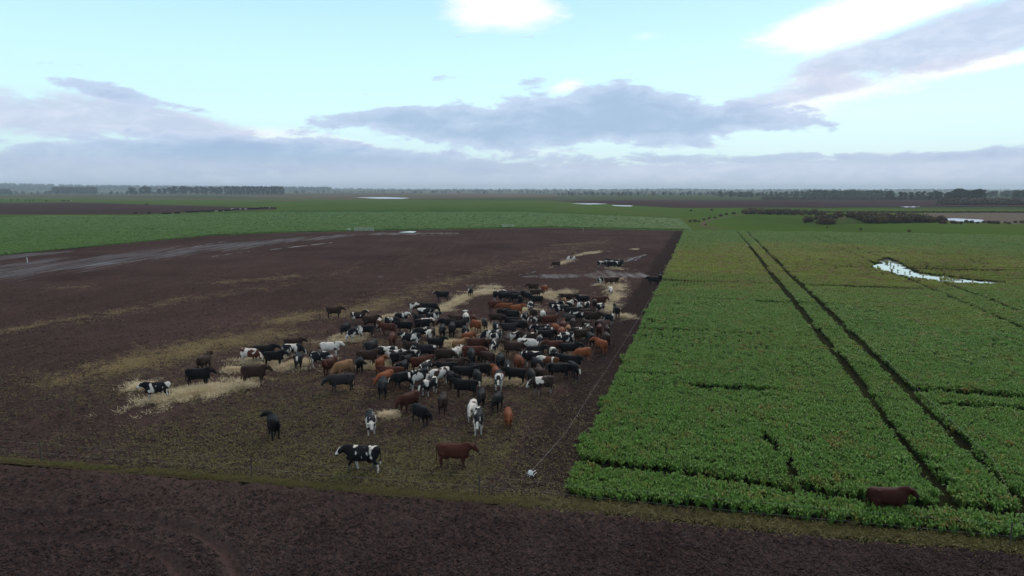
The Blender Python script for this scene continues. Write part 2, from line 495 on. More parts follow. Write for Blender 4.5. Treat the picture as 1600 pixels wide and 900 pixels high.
# numpy value noise (vectorised) for relief and density masks
def vnoise(x, y, seed=0):
    xi, yi = np.floor(x).astype(np.int64), np.floor(y).astype(np.int64)
    fx, fy = x - xi, y - yi
    fx = fx * fx * (3 - 2 * fx); fy = fy * fy * (3 - 2 * fy)

    def h(a, b):
        n = (a * 374761393 + b * 668265263 + seed * 974634777) & 0xffffffff
        n = ((n ^ (n >> 13)) * 1274126177) & 0xffffffff
        return ((n ^ (n >> 16)) & 0xffff) / 65535.0
    return (h(xi, yi) * (1 - fx) + h(xi + 1, yi) * fx) * (1 - fy) + (h(xi, yi + 1) * (1 - fx) + h(xi + 1, yi + 1) * fx) * fy


def fbm(x, y, seed=0, oct=4):
    v = 0; a = 0.5; t = 0
    for i in range(oct):
        v = v + a * vnoise(x * 2 ** i, y * 2 ** i, seed + i * 17); t += a; a *= 0.5
    return v / t


def inpoly(x, y, poly):
    ins = np.zeros(x.shape, bool)
    n = len(poly)
    for i in range(n):
        x1, y1 = poly[i][0], poly[i][1]; x2, y2 = poly[(i + 1) % n][0], poly[(i + 1) % n][1]
        c = ((y1 > y) != (y2 > y)) & (x < (x2 - x1) * (y - y1) / (y2 - y1 + 1e-12) + x1)
        ins ^= c
    return ins


def segdist(x, y, a, b):
    ax, ay, bx, by = a[0], a[1], b[0], b[1]
    dx, dy = bx - ax, by - ay
    t = np.clip(((x - ax) * dx + (y - ay) * dy) / (dx * dx + dy * dy), 0, 1)
    return np.hypot(x - ax - t * dx, y - ay - t * dy), t


def polydist(x, y, pts):
    d = None
    for i in range(len(pts) - 1):
        dd, _ = segdist(x, y, pts[i], pts[i + 1])
        d = dd if d is None else np.minimum(d, dd)
    return d


def scatter(name, pts, rots, scl, protos, label=None, cat=None, structure_=False):
    """points with geometry-node instances of a few small meshes"""
    n = len(pts)
    me = bpy.data.meshes.new(name)
    me.vertices.add(n)
    me.vertices.foreach_set('co', np.asarray(pts, np.float32).ravel())
    a = me.attributes.new('rot', 'FLOAT_VECTOR', 'POINT'); a.data.foreach_set('vector', np.asarray(rots, np.float32).ravel())
    a = me.attributes.new('scl', 'FLOAT_VECTOR', 'POINT'); a.data.foreach_set('vector', np.asarray(scl, np.float32).ravel())
    a = me.attributes.new('pick', 'INT', 'POINT'); a.data.foreach_set('value', rng.integers(0, len(protos), n).astype(np.int32))
    o = obj(name, me)
    c = bpy.data.collections.new(name + '_kinds')
    for i, pm in enumerate(protos):
        c.objects.link(bpy.data.objects.new('%s_kind%d' % (name, i), pm))
    ng = bpy.data.node_groups.new(name + '_nodes', 'GeometryNodeTree')
    ng.interface.new_socket('Geometry', in_out='INPUT', socket_type='NodeSocketGeometry')
    ng.interface.new_socket('Geometry', in_out='OUTPUT', socket_type='NodeSocketGeometry')
    N, L = ng.nodes, ng.links
    gi = N.new('NodeGroupInput'); go = N.new('NodeGroupOutput')
    iop = N.new('GeometryNodeInstanceOnPoints'); ci = N.new('GeometryNodeCollectionInfo')
    ci.inputs[0].default_value = c; ci.inputs[1].default_value = True; ci.inputs[2].default_value = True

    def att(nm, ty):
        k = N.new('GeometryNodeInputNamedAttribute'); k.data_type = ty; k.inputs[0].default_value = nm
        return k.outputs[0]
    L.new(gi.outputs[0], iop.inputs['Points']); L.new(ci.outputs[0], iop.inputs['Instance'])
    iop.inputs['Pick Instance'].default_value = True
    L.new(att('pick', 'INT'), iop.inputs['Instance Index'])
    e2r = N.new('FunctionNodeEulerToRotation'); L.new(att('rot', 'FLOAT_VECTOR'), e2r.inputs[0])
    L.new(e2r.outputs[0], iop.inputs['Rotation']); L.new(att('scl', 'FLOAT_VECTOR'), iop.inputs['Scale'])
    L.new(iop.outputs[0], go.inputs[0])
    o.modifiers.new('instances', 'NODES').node_group = ng
    tag(o, label, cat, kind='stuff')
    return o


def zrots(n, tilt=0.0):
    return np.c_[rng.normal(0, tilt, n), rng.normal(0, tilt, n), rng.uniform(0, 6.283, n)]


def uni(s):
    return np.c_[s, s, s]


# ------------------------------------------------------------------ the ground and fields
FD = Vector((math.sin(FIELD_ANG), math.cos(FIELD_ANG), 0))       # along the rows
FR = Vector((math.cos(FIELD_ANG), -math.sin(FIELD_ANG), 0))      # across, to the right
E0 = G(878, 762)                                                 # near left corner of the crop


def uv(x, y):
    dx, dy = x - E0.x, y - E0.y
    return dx * FR.x + dy * FR.y, dx * FD.x + dy * FD.y


def XY(u, v):
    return Vector((E0.x + FR.x * u + FD.x * v, E0.y + FR.y * u + FD.y * v, 0))


# one sheet reaching the horizon
gv = []; gf = []
xs = [-16000, -4000, -1000, -200, 200, 1000, 4000, 16000]; ys = [-600, -50, 100, 500, 1500, 5000, 18000]
for y_ in ys:
    for x_ in xs: gv.append((x_, y_, -0.40))
for j in range(len(ys) - 1):
    for i in range(len(xs) - 1):
        k = j * len(xs) + i
        gf.append((k, k + 1, k + 1 + len(xs), k + len(xs)))
structure('ground', mesh('ground', gv, gf, M['plain']))

# far fields (photo outlines on the flat ground)
sheet('green_field', [(-900, 400), (-900, 309), (400, 309.5), (900, 314), (1200, 324), (1900, 330), (2400, 372), (1900, 420), (1090, 420), (1060, 500), (-400, 500)], M['green'], -0.040)
sheet('bare_field', [(-500, 320), (-60, 318), (110, 316), (250, 320), (430, 325), (430, 327.5), (330, 330.5), (220, 334.5), (60, 335), (-500, 336)], M['bare'], -0.032, 6, 0.4)
sheet('brown_field', [(860, 314), (1000, 312.5), (1700, 312.5), (2300, 314), (2300, 322), (1500, 322.5), (1250, 324), (1060, 325)], M['bare'], -0.036)
sheet('brown_field', [(330, 307), (700, 302), (900, 304), (860, 309), (520, 312)], M['heath'], -0.036)
sheet('pale_field', [(-600, 306), (180, 308), (480, 312), (470, 314), (120, 310), (-600, 308)], M['heath'], -0.034)
sheet('heath', [(430, 299.5), (1150, 299.2), (1150, 301.6), (700, 302.0), (430, 303)], M['heath'], -0.03)
sheet('pale_field', [(0, 301), (220, 302.5), (450, 304), (450, 305.2), (200, 305), (0, 303)], M['heath'], -0.03)
sheet('marsh', [(1440, 333), (1700, 331), (2300, 332), (2300, 352), (1600, 350), (1480, 346)], M['marsh'], -0.03, 8, 1.2)
sheet('leafy_field', [(-700, 425), (-300, 345), (0, 337), (220, 336), (470, 328), (780, 326), (1060, 340), (1085, 362), (860, 356.5), (600, 361), (430, 365), (335, 369), (0, 401)], M['green2'], -0.024, 10, 0.3)

# crop field soil
crop_poly = [XY(0, -3.6), XY(0, 213), XY(180, 213), XY(240, 60), XY(60, -12)]
structure('crop_soil', mesh('crop_soil', [(p.x, p.y, -0.012) for p in crop_poly], [range(5)], M['cropsoil']))

# trampled mud field, as relief near the camera
MUD_TOP = [(1082, 361), (860, 356), (600, 360.5), (430, 364.5), (335, 368.5), (0, 400.5), (-500, 452)]


def fence_y(px):         # photo row of the fence line
    return np.interp(px, [-700, 0, 400, 750, 870, 1260, 1600, 2300], [650, 719, 750, 778, 788, 829, 858, 920])


def grid_sheet(name, rows, cols, m, hfun, z0):
    """sheet whose vertices are spaced evenly as seen, displaced by a world-space relief function"""
    V = np.zeros((len(rows), cols, 3))
    for i, rowfun in enumerate(rows):
        V[i] = rowfun
    x, y = V[..., 0], V[..., 1]
    V[..., 2] = z0 + hfun(x, y)
    nr, nc = V.shape[:2]
    idx = np.arange(nr * nc).reshape(nr, nc)
    fcs = np.stack([idx[:-1, :-1], idx[:-1, 1:], idx[1:, 1:], idx[1:, :-1]], -1).reshape(-1, 4)
    me = bpy.data.meshes.new(name)
    me.vertices.add(nr * nc); me.vertices.foreach_set('co', V.reshape(-1, 3).astype(np.float32).ravel())
    me.loops.add(fcs.size); me.loops.foreach_set('vertex_index', fcs.ravel().astype(np.int32))
    me.polygons.add(len(fcs)); me.polygons.foreach_set('loop_start', np.arange(0, fcs.size, 4, dtype=np.int32))
    me.polygons.foreach_set('loop_total', np.full(len(fcs), 4, np.int32))
    me.update(); me.validate()
    me.materials.append(m); me.polygons.foreach_set('use_smooth', [True] * len(me.polygons))
    return structure(name, me)


def gxy(px, py):
    px = np.asarray(px, float); py = np.asarray(py, float)
    a, b = (px - 800) / F, -(py - 450) / F
    dy = math.cos(PITCH) + b * math.sin(PITCH); dz = -math.sin(PITCH) + b * math.cos(PITCH)
    t = -H / dz
    return np.stack([a * t, dy * t, np.zeros_like(a * t)], -1)


# mud: left edge .. crop edge, fence line .. top
def crop_edge_px(py):
    ps = [XY(0.5, v) for v in np.linspace(-3, 235, 200)]
    f = Vector((0, math.cos(PITCH), -math.sin(PITCH))); up = Vector((0, math.sin(PITCH), math.cos(PITCH)))
    c = [(p - Vector((0, 0, H))) for p in ps]
    X = [800 + F * q.x / q.dot(f) for q in c]; Y = [450 - F * q.dot(up) / q.dot(f) for q in c]
    return np.interp(py, Y[::-1], X[::-1])


nrow, ncol = 240, 520
rows = []
top_x = np.array([p[0] for p in MUD_TOP][::-1]); top_y = np.array([p[1] for p in MUD_TOP][::-1])
for i in range(nrow):
    t = (i / (nrow - 1)) ** 1.3
    pxx = np.linspace(-500, 1, ncol)
    s = np.linspace(0, 1, ncol)
    # bottom row follows the fence, top row the far edge
    yb0 = fence_y(-500 + s * (878 + 500)); yt0 = np.interp(-500 + s * (1082 + 500), top_x, top_y)
    yy = yt0 + (yb0 - yt0) * t
    xr = crop_edge_px(yy)
    rows.append(gxy(-500 + s * (xr + 500), yy))


def mud_relief(x, y):
    near = np.clip(1.4 - np.hypot(x, y) / 110.0, 0.15, 1)
    return near * (0.11 * (fbm(x * 0.9, y * 0.9, 3, 4) - 0.5) + 0.10 * (vnoise(x * 3.2, y * 3.2, 9) - 0.5)) + 0.05


def proj(x, y):
    f_ = y * math.cos(PITCH) + H * math.sin(PITCH); u_ = y * math.sin(PITCH) - H * math.cos(PITCH)
    return 800 + F * x / f_, 450 - F * u_ / f_


mf = grid_sheet('mud_field', rows, ncol, M['mud'], mud_relief, 0.0)
co = np.zeros(len(mf.data.vertices) * 3, np.float32); mf.data.vertices.foreach_get('co', co); co = co.reshape(-1, 3).astype(float)
qx, qy = proj(co[:, 0], co[:, 1])
wetv = np.zeros(len(co))
for bx, by, bt in (([-500, 0, 200, 340, 450, 560], [458, 425, 404, 388, 376, 367], [22, 14, 10, 7.5, 5, 1.5]), ([812, 850, 930, 1000, 1018], [433, 432, 431, 431, 432], [0.7, 4, 6.5, 6.5, 0.7]),
                   ([956, 985, 1014], [413, 405, 397], [.6, 2.5, .6]), ([560, 600, 720], [367, 365.5, 365], [1, 3.5, 1]), ([-500, 0, 120], [440, 402, 392], [6, 5, 0.5])):
    yc = np.interp(qx, bx, by); th = np.interp(qx, bx, bt, left=0.01, right=0.01)
    n_ = fbm(co[:, 0] * 0.25, co[:, 1] * 0.05, 5, 4) - 0.5
    wetv = np.maximum(wetv, np.clip(1.5 - np.abs(qy - yc) / th + 1.6 * n_, 0, 1))
eu, ev = uv(co[:, 0], co[:, 1])
eaten = np.clip((eu + 4.6 - 1.6 * fbm(co[:, 0] * 0.3, co[:, 1] * 0.3, 81, 3)) / 1.6, 0, 1)
mf.data.attributes.new('eaten', 'FLOAT', 'POINT').data.foreach_set('value', eaten.astype(np.float32))
mf.data.attributes.new('wet', 'FLOAT', 'POINT').data.foreach_set('value', wetv.astype(np.float32))

# ploughed foreground, with the tractor ruts that curve through it
rut = [G(-60, 806), G(120, 806), G(240, 814), G(310, 832), G(352, 862), G(376, 905), G(380, 960)]
rut2 = [G(-60, 843), G(100, 840), G(200, 850), G(262, 872), G(292, 905), G(300, 950)]


def plough_relief(x, y):
    h = 0.12 * (fbm(x * 2.3, y * 2.3, 21, 3) - 0.5) + 0.13 * (vnoise(x * 5.6, y * 5.6, 33) - 0.45) + 0.06
    c = np.abs(vnoise(x * 2.6, y * 2.6, 51) - 0.5)
    h = h - 0.07 * (c < 0.06)
    for r_ in (rut, rut2):
        d = polydist(x, y, r_)
        k = np.exp(-(d / 0.27) ** 2)
        h = h * (1 - 0.8 * k) - 0.16 * k + 0.07 * np.exp(-((d - 0.5) / 0.16) ** 2)
    return h


nrow, ncol = 150, 900
rows = []
for i in range(nrow):
    t = i / (nrow - 1)
    s = np.linspace(0, 1, ncol)
    px_ = -260 + s * 2120
    yb = fence_y(px_) + 6 + (np.interp(px_, [870, 1600], [2, 6]))
    rows.append(gxy(px_, yb + (980 - yb) * t))
grid_sheet('ploughed_field', rows, ncol, M['plough'], plough_relief, 0.0)
# the rest of the ploughed field, under and behind the drone
P = [(-120, -40), (120, -40), (60, 21), (-70, 21)]
structure('ploughed_field', mesh('ploughed_field', [(*p, -0.02) for p in P], [range(4)], M['plough']))

# fence-line verge
rows = []
for i in range(10):
    t = i / 9
    px_ = np.linspace(-300, 1900, 300)
    wd = np.interp(px_, [-300, 400, 870, 1600], [9, 11, 18, 17])
    up_ = np.interp(px_, [-300, 600, 1000, 1900], [3, 3, 12, 14])
    rows.append(gxy(px_, fence_y(px_) - up_ + (wd) * t))
M['verge'] = soil_mat('verge_turf', (0.034, 0.026, 0.018), (0.068, 0.052, 0.030), (0.075, 0.078, 0.024), 0.8, 3.0, 0.6, 0.2)
grid_sheet('verge', rows, 300, M['verge'], lambda x, y: 0.055 + 0.22 * (fbm(x * 1.3, y * 1.3, 5, 4) - 0.5), 0.0)

px_ = np.linspace(-400, 2000, 60)
ua = gxy(px_, fence_y(px_) - 14); ub = gxy(px_, fence_y(px_) + 22)
uvv = [(*p[:2], -0.03) for p in ua] + [(*p[:2], -0.03) for p in ub]
structure('verge_soil', mesh('verge_soil', uvv, [(i, i + 1, 61 + i, 60 + i) for i in range(59)], M['verge']))
# wet ground and standing water

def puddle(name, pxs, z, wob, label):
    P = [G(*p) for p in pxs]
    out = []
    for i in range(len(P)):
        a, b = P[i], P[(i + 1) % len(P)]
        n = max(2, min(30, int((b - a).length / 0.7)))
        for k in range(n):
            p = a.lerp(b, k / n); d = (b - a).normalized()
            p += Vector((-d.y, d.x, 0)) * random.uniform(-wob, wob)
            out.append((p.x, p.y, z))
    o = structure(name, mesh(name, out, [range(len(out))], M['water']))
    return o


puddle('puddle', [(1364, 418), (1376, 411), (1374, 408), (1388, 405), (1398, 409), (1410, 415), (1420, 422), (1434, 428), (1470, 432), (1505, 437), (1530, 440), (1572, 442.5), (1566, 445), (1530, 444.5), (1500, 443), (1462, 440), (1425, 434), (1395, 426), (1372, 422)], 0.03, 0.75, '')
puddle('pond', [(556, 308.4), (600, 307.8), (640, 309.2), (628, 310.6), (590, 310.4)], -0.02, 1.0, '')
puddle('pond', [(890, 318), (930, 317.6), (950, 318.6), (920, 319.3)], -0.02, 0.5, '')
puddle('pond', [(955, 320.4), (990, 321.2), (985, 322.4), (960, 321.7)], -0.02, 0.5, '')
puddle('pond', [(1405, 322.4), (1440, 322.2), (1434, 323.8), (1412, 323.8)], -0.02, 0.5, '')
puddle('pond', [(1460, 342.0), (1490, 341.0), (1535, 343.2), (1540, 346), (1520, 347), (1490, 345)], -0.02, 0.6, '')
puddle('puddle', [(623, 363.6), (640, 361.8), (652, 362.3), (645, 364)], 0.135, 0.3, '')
for a_, b_ in (((978, 410), (997, 401.4)), ((990, 408), (1003, 401.5)), ((420, 391), (520, 379.5)), ((300, 386.5), (352, 377.6)), ((160, 414), (250, 404.5)), ((20, 427), (80, 420)), ((655, 368.3), (704, 367.8)), ((812, 431.0), (842, 424)), ((330, 402), (390, 393)), ((870, 431), (905, 430)), ((930, 434), (948, 429))):
    A_, B_ = G(*a_), G(*b_); L_ = (B_ - A_).length; d_ = (B_ - A_).normalized(); s_ = Vector((-d_.y, d_.x, 0))
    t0 = 0.0
    while t0 < 0.97:                                    # broken into short irregular lengths
        t1 = min(1.0, t0 + random.uniform(0.12, 0.35)); q = []
        ww = random.uniform(0.10, 0.36) * min(1.0, L_ / 25)
        for k in range(15):
            t = k / 14; q.append((t0 + (t1 - t0) * t, ww * math.sin(math.pi * t) ** 0.5 * random.uniform(0.3, 1.2)))
        off = random.uniform(-0.25, 0.25)
        ring = [A_ + d_ * (L_ * t) + s_ * (w2 + off) for t, w2 in q] + [A_ + d_ * (L_ * t) + s_ * (off - w2 * random.uniform(0.2, 1)) for t, w2 in q[::-1]]
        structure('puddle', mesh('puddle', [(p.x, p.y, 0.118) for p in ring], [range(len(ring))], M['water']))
        t0 = t1 + random.uniform(0.02, 0.12)
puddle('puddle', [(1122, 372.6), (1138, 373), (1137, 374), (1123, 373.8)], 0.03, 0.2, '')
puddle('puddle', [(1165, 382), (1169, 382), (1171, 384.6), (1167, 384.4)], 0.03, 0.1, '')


# ------------------------------------------------------------------ small growing / lying things to scatter
def leaf_clump(name, n, hgt, lean, wid, m, seed, stalk=0.35):
    """a rosette of bent leaves on stalks"""
    r = random.Random(seed); V = []; Fc = []
    for i in range(n):
        a = i * 2.4 + r.uniform(-0.4, 0.4); k = r.uniform(0.75, 1.15)
        ln = lean * r.uniform(0.35, 1.2); h = hgt * k
        dx, dy = math.cos(a), math.sin(a); sx, sy = -dy, dx
        tw = r.uniform(-0.5, 0.5)
        prof = [(0.03, 0.0, 0.012), (ln * 0.3, h * stalk, 0.02), (ln * 0.62, h * 0.78, wid * 0.5), (ln * 0.95, h * 1.0, wid * 0.42), (ln * 1.35, h * 0.86, 0.01)]
        b = len(V)
        for (rr, z, w_) in prof:
            cx, cy = dx * rr, dy * rr
            V.append((cx + sx * w_, cy + sy * w_, z + tw * w_)); V.append((cx - sx * w_, cy - sy * w_, z - tw * w_))
        for j in range(4):
            Fc.append((b + 2 * j, b + 2 * j + 1, b + 2 * j + 3, b + 2 * j + 2))
    return mesh(name, V, Fc, m, True)


def blade_tuft(name, n, length, wid, spread, up, m, seed):
    r = random.Random(seed); V = []; Fc = []
    for i in range(n):
        a = r.uniform(0, 6.283); c = Vector((r.gauss(0, spread), r.gauss(0, spread), r.uniform(0.0, 0.03)))
        l = length * r.uniform(0.6, 1.2); e = r.uniform(*up)
        d = Vector((math.cos(a) * math.cos(e), math.sin(a) * math.cos(e), math.sin(e)))
        s = Vector((-math.sin(a), math.cos(a), 0)) * wid * 0.5
        b = len(V)
        V += [c - s, c + s, c + d * l * 0.6 + s * 0.9, c + d * l * 0.6 - s * 0.9, c + d * l + Vector((0, 0, -0.1 * l * (1 if e > .5 else 0)))]
        Fc += [(b, b + 1, b + 2, b + 3), (b + 3, b + 2, b + 4)]
    return mesh(name, V, Fc, m)


beet = [leaf_clump('beet_plant', 13, 0.48, 0.24, 0.07, M['beet'], s) for s in range(3)]
beet_mid = [leaf_clump('beet_patch', 13, 0.44, 0.27, 0.085, M['beet'], s + 10) for s in range(3)]
beet_far = [leaf_clump('beet_swath', 18, 0.4, 0.62, 0.20, M['beet_far'], s + 20) for s in range(3)]
gtuft = [blade_tuft('grass_tuft', 18, 0.15, 0.014, 0.16, (0.15, 1.1), M['vergegrass'], s) for s in range(3)]
straw_t = [blade_tuft('straw_tuft', 13, 0.42, 0.022, 0.24, (0.0, 0.6), M['straw'], s) for s in range(3)]
old_t = [blade_tuft('old_straw_tuft', 9, 0.34, 0.020, 0.30, (0.0, 0.3), M['oldstraw'], s) for s in range(3)]
lit_t = [blade_tuft('litter_bit', 5, 0.14, 0.045, 0.22, (0.0, 0.7), M['litter'], s) for s in range(3)]


def clod_mesh(name, m, seed):
    r = random.Random(seed)
    bm = bmesh.new(); bmesh.ops.create_icosphere(bm, subdivisions=1, radius=0.5)
    for v in bm.verts:
        v.co *= r.uniform(0.65, 1.15); v.co.z *= 0.7
    return bm_mesh(name, bm, m)


clods = [clod_mesh('clod', M['clod'], s) for s in range(4)]
mudclods = [clod_mesh('mud_lump', M['mudclod'], s + 9) for s in range(4)]

# ---- crop: near, middle and far plants, left out along wheel tracks and cross tracks
pool = [G(*p) for p in [(1361, 418), (1374, 407), (1390, 404), (1411, 413), (1437, 427), (1508, 436), (1575, 442), (1568, 446), (1500, 444), (1423, 435), (1372, 423)]]
tr_u = []
for px, py in ((1335, 600), (1400, 600)):
    p = G(px, py); tr_u.append(uv(p.x, p.y)[0])
for px, py in ((1560, 500), (1592, 490)):
    p = G(px, py); tr_u.append(uv(p.x, p.y)[0])
cross = []
for px, py, wd in ((972, 587, 0.80), (965, 603, 0.5), (1003, 517, 0.42), (1022, 468, 0.85), (1040, 440, 1.0), (1052, 411, 0.9), (1060, 390, .8)):
    p = G(px, py); cross.append((uv(p.x, p.y)[1], wd))


CF = [G(*p) for p in ((800, 771), (870, 777), (1060, 795), (1250, 815), (1450, 834), (1600, 848), (1900, 874))]
CFX = [p.x for p in CF]; CFY = [p.y for p in CF]
GAP = [G(*p) for p in ((860, 722), (890, 727), (1060, 749), (1260, 779), (1340, 791), (1480, 803), (1600, 816), (1900, 845))]


def crop_mask(x, y, edge=0.0):
    u, v = uv(x, y)
    wob = (fbm(x * 0.5, y * 0.5, 77, 3) - 0.5)
    ok = (u > 0.15 + 0.5 * wob + edge) & (y > np.interp(x, CFX, CFY) + 0.5 * wob) & (v < 212)
    for i, tu in enumerate(tr_u):
        wd = 0.49 if i < 2 else 0.46
        dd = np.abs(u - tu - 0.35 * (fbm(v * 0.08, v * 0.02 + i * 3, 8, 2) - 0.5))
        ok &= ~((dd < wd + 0.22 * wob) & (y > np.interp(x, [p.x for p in GAP], [p.y for p in GAP])))
    for i, (cv, wd) in enumerate(cross):
        dd = np.abs(v - cv - 0.02 * u - 1.0 * (fbm(u * 0.06, u * 0.01 + i * 5, 12 + i, 2) - 0.5))
        keep = fbm(u * 0.12, v * 0.0 + i, 40 + i, 2)
        ok &= ~((dd < wd * np.clip((keep - 0.25) * 2.6, 0, 1.15) + 0.15 * wob * (keep > .3)))
    ok &= ~(polydist(x, y, GAP) < 0.52 + 0.5 * wob)
    # short diagonal track near the front
    d = polydist(x, y, [G(1195, 690), G(1215, 715), G(1240, 750), G(1262, 778)])
    ok &= ~(d < 0.32 + 0.3 * wob)
    ok &= ~(inpoly(x, y, pool) & (fbm(x * 0.7, y * 0.7, 19, 3) > 0.27))
    return ok


def crop_zone(v0, v1, dens, u1, name, protos, smin, smax, label):
    n = int((v1 - v0) * u1 * dens)
    u = rng.uniform(-0.4, u1, n); v = rng.uniform(v0, v1, n)
    u = np.round(u / 0.5) * 0.5 * 0.6 + u * 0.4
    x = E0.x + FR.x * u + FD.x * v; y = E0.y + FR.y * u + FD.y * v
    cx = x / np.maximum(y, 1)
    ok = crop_mask(x, y) & (cx < 0.95) & (y > 18)
    # thin, stunted plants round the pool
    pc = G(1430, 425)
    dd = np.hypot((x - pc.x) / 48, (y - pc.y - 8) / 40) + 1.3 * (fbm(x * 0.05, y * 0.05, 61, 3) - 0.5)
    poor = np.clip(1.1 - dd, 0, 1)
    ok &= rng.uniform(0, 1, n) > poor * 0.45
    x, y, poor = x[ok], y[ok], poor[ok]
    n = len(x)
    var = 0.62 + 0.50 * fbm(x * 0.22, y * 0.22, 31, 3) + 0.32 * fbm(x * 0.05, y * 0.05, 35, 2)
    s = rng.uniform(smin, smax, n) * var * (1 - 0.45 * poor)
    pts = np.c_[x, y, np.full(n, -0.01)]
    print(name, n)
    return scatter(name, pts, zrots(n, 0.12), np.c_[s, s, s * rng.uniform(0.85, 1.15, n)], protos, label, 'crop')


crop_zone(-16, 30, 18, 62, 'fodder_crop', beet, 0.85, 1.15, 'dense leafy green fodder crop beside the bare soil, near plants')
crop_zone(30, 95, 14, 125, 'fodder_crop', beet_mid, 0.75, 1.05, 'leafy green fodder crop crossed by wheel tracks, middle of the field')
crop_zone(95, 213, 8, 200, 'fodder_crop', beet_mid, 0.95, 1.35, 'far yellowing part of the fodder crop round the pool')

# leafy field beyond the mud on the left
lp = [G(*p) for p in [(-420, 437), (-250, 345), (0, 338), (220, 337), (470, 331), (780, 330), (1060, 342), (1080, 359), (860, 354.5), (600, 359), (430, 363), (335, 367), (0, 399)]]
n = 330000
x = rng.uniform(-260, 95, n); y = 120 + (rng.uniform(0, 1, n) ** 1.6) * 310
ok = inpoly(x, y, lp) & (np.abs(x / y) < 0.95)
streak_ = fbm((x * FR.x + y * FR.y) * 0.02, (x * FD.x + y * FD.y) * 0.12, 91, 4)
ok &= rng.uniform(0, 1, n) < np.clip((streak_ - 0.16) * 5, 0.25, 1)
x, y = x[ok], y[ok]; n = len(x); print('left crop', n)
s = rng.uniform(0.55, 0.95, n) * np.clip(y / 230, 0.75, 1.5)
scatter('leafy_crop', np.c_[x, y, np.full(n, -0.02)], zrots(n, 0.1), np.c_[s, s, rng.uniform(0.45, 0.8, n)], beet_far, 'smooth green leafy crop beyond the muddy field', 'crop')

# verge grass
n = 6500
px_ = rng.uniform(-150, 1800, n)
wd = np.interp(px_, [-300, 400, 870, 1600], [6, 7, 17, 17]); up_ = np.interp(px_, [-300, 600, 1000, 1900], [2, 2, 9, 9])
py_ = fence_y(px_) - up_ + wd * rng.normal(0.5, 0.28, n)
p = gxy(px_, py_)
k = fbm(p[:, 0] * 0.5, p[:, 1] * 0.5, 15, 3) > 0.36
p = p[k]; n = len(p)
scatter('verge_grass', np.c_[p[:, :2], np.full(n, 0.07)], zrots(n, 0.1), uni(rng.uniform(0.35, 0.85, n)), gtuft, 'thin strip of short yellowish grass along the fence line', 'grass')

# clods on the ploughed soil
n = 46000
px_ = rng.uniform(-60, 1660, n); py_ = fence_y(px_) + 12 + (915 - fence_y(px_) - 12) * rng.uniform(0, 1, n) ** 0.8
p = gxy(px_, py_)
d = np.minimum(polydist(p[:, 0], p[:, 1], rut), polydist(p[:, 0], p[:, 1], rut2))
k = (d > 0.3) & (py_ > fence_y(px_) + 8)
p = p[k]; n = len(p)
s = 0.04 + 0.13 * rng.uniform(0, 1, n) ** 3
scatter('soil_clods', np.c_[p[:, :2], plough_relief(p[:, 0], p[:, 1]) + s * 0.15], zrots(n, 0.5), np.c_[s * rng.uniform(0.8, 1.5, n), s, s], clods, 'loose dark clods turned up on the ploughed soil', 'clods')

# leaf litter and mud lumps on the grazed field
n = 120000
px_ = rng.uniform(-60, 1080, n); py_ = 440 + 345 * rng.uniform(0, 1, n) ** 0.75
ok = (py_ < fence_y(px_) - 3) & (px_ < crop_edge_px(py_) - 4)
p = gxy(px_[ok], py_[ok]); px_, py_ = px_[ok], py_[ok]
x, y = p[:, 0], p[:, 1]
den = np.clip(0.12 + (fbm(x * 0.12, y * 0.12, 44, 4) - 0.30) * 1.2, 0, 1) * 0.75 * np.interp(py_, [440, 560, 620, 720], [0.12, 0.35, 0.85, 1.0])
den *= np.where(uv(x, y)[0] > -3.6, 0.25, 1)
k = rng.uniform(0, 1, len(x)) < den
x, y = x[k], y[k]; n = len(x); print('litter', n)
vl = gxy(rng.uniform(780, 1750, 2600), np.zeros(2600) + 500); vpx = rng.uniform(780, 1750, 2600); vl = gxy(vpx, fence_y(vpx) - 9 + rng.normal(8, 7, 2600))
x = np.r_[x, vl[:, 0]]; y = np.r_[y, vl[:, 1]]; n = len(x)
scatter('leaf_litter', np.c_[x, y, mud_relief(x, y) + 0.02], zrots(n, 0.15), uni(rng.uniform(0.45, 1.15, n)), lit_t, 'yellow green scraps of trampled leaves on the grazed mud', 'litter')
n = 60000
px_ = rng.uniform(-60, 1060, n); py_ = 420 + 360 * rng.uniform(0, 1, n) ** 0.8
ok = (py_ < fence_y(px_) - 3) & (px_ < crop_edge_px(py_) - 4)
p = gxy(px_[ok], py_[ok]); n = len(p)
s = 0.06 + 0.17 * rng.uniform(0, 1, n) ** 3
scatter('mud_lumps', np.c_[p[:, :2], mud_relief(p[:, 0], p[:, 1]) + s * 0.1], zrots(n, 0.4), np.c_[s * 1.3, s, s * 0.8], mudclods, 'trodden mud lumps and beet stubs across the grazed field', 'mud lumps')


# straw
def straw_pts(ellipses, per):
    out = []
    for cx, cy, rx, ry, rot_, dens in ellipses:
        n = int(per * dens)
        a = rng.uniform(0, 6.283, n); r_ = np.abs(rng.normal(0, 0.55, n))
        ex, ey = rx * r_ * np.cos(a), ry * r_ * np.sin(a)
        px = cx + ex; py = cy + ey - ex * rot_
        p = gxy(px, py)
        nz = fbm(p[:, 0] * 0.9, p[:, 1] * 0.9, int(cx), 3)
        nz = 0.55 * nz + 0.45 * fbm((p[:, 0] * FR.x + p[:, 1] * FR.y) * 1.6, (p[:, 0] * FD.x + p[:, 1] * FD.y) * 0.8, int(cx) + 5, 3)
        k = (nz > 0.36 + 0.20 * np.minimum(r_, 1.0) + 0.08 * rng.uniform(-1, 1, n)) & (px < crop_edge_px(py) - 8)
        out.append(p[k])
    return np.concatenate(out)


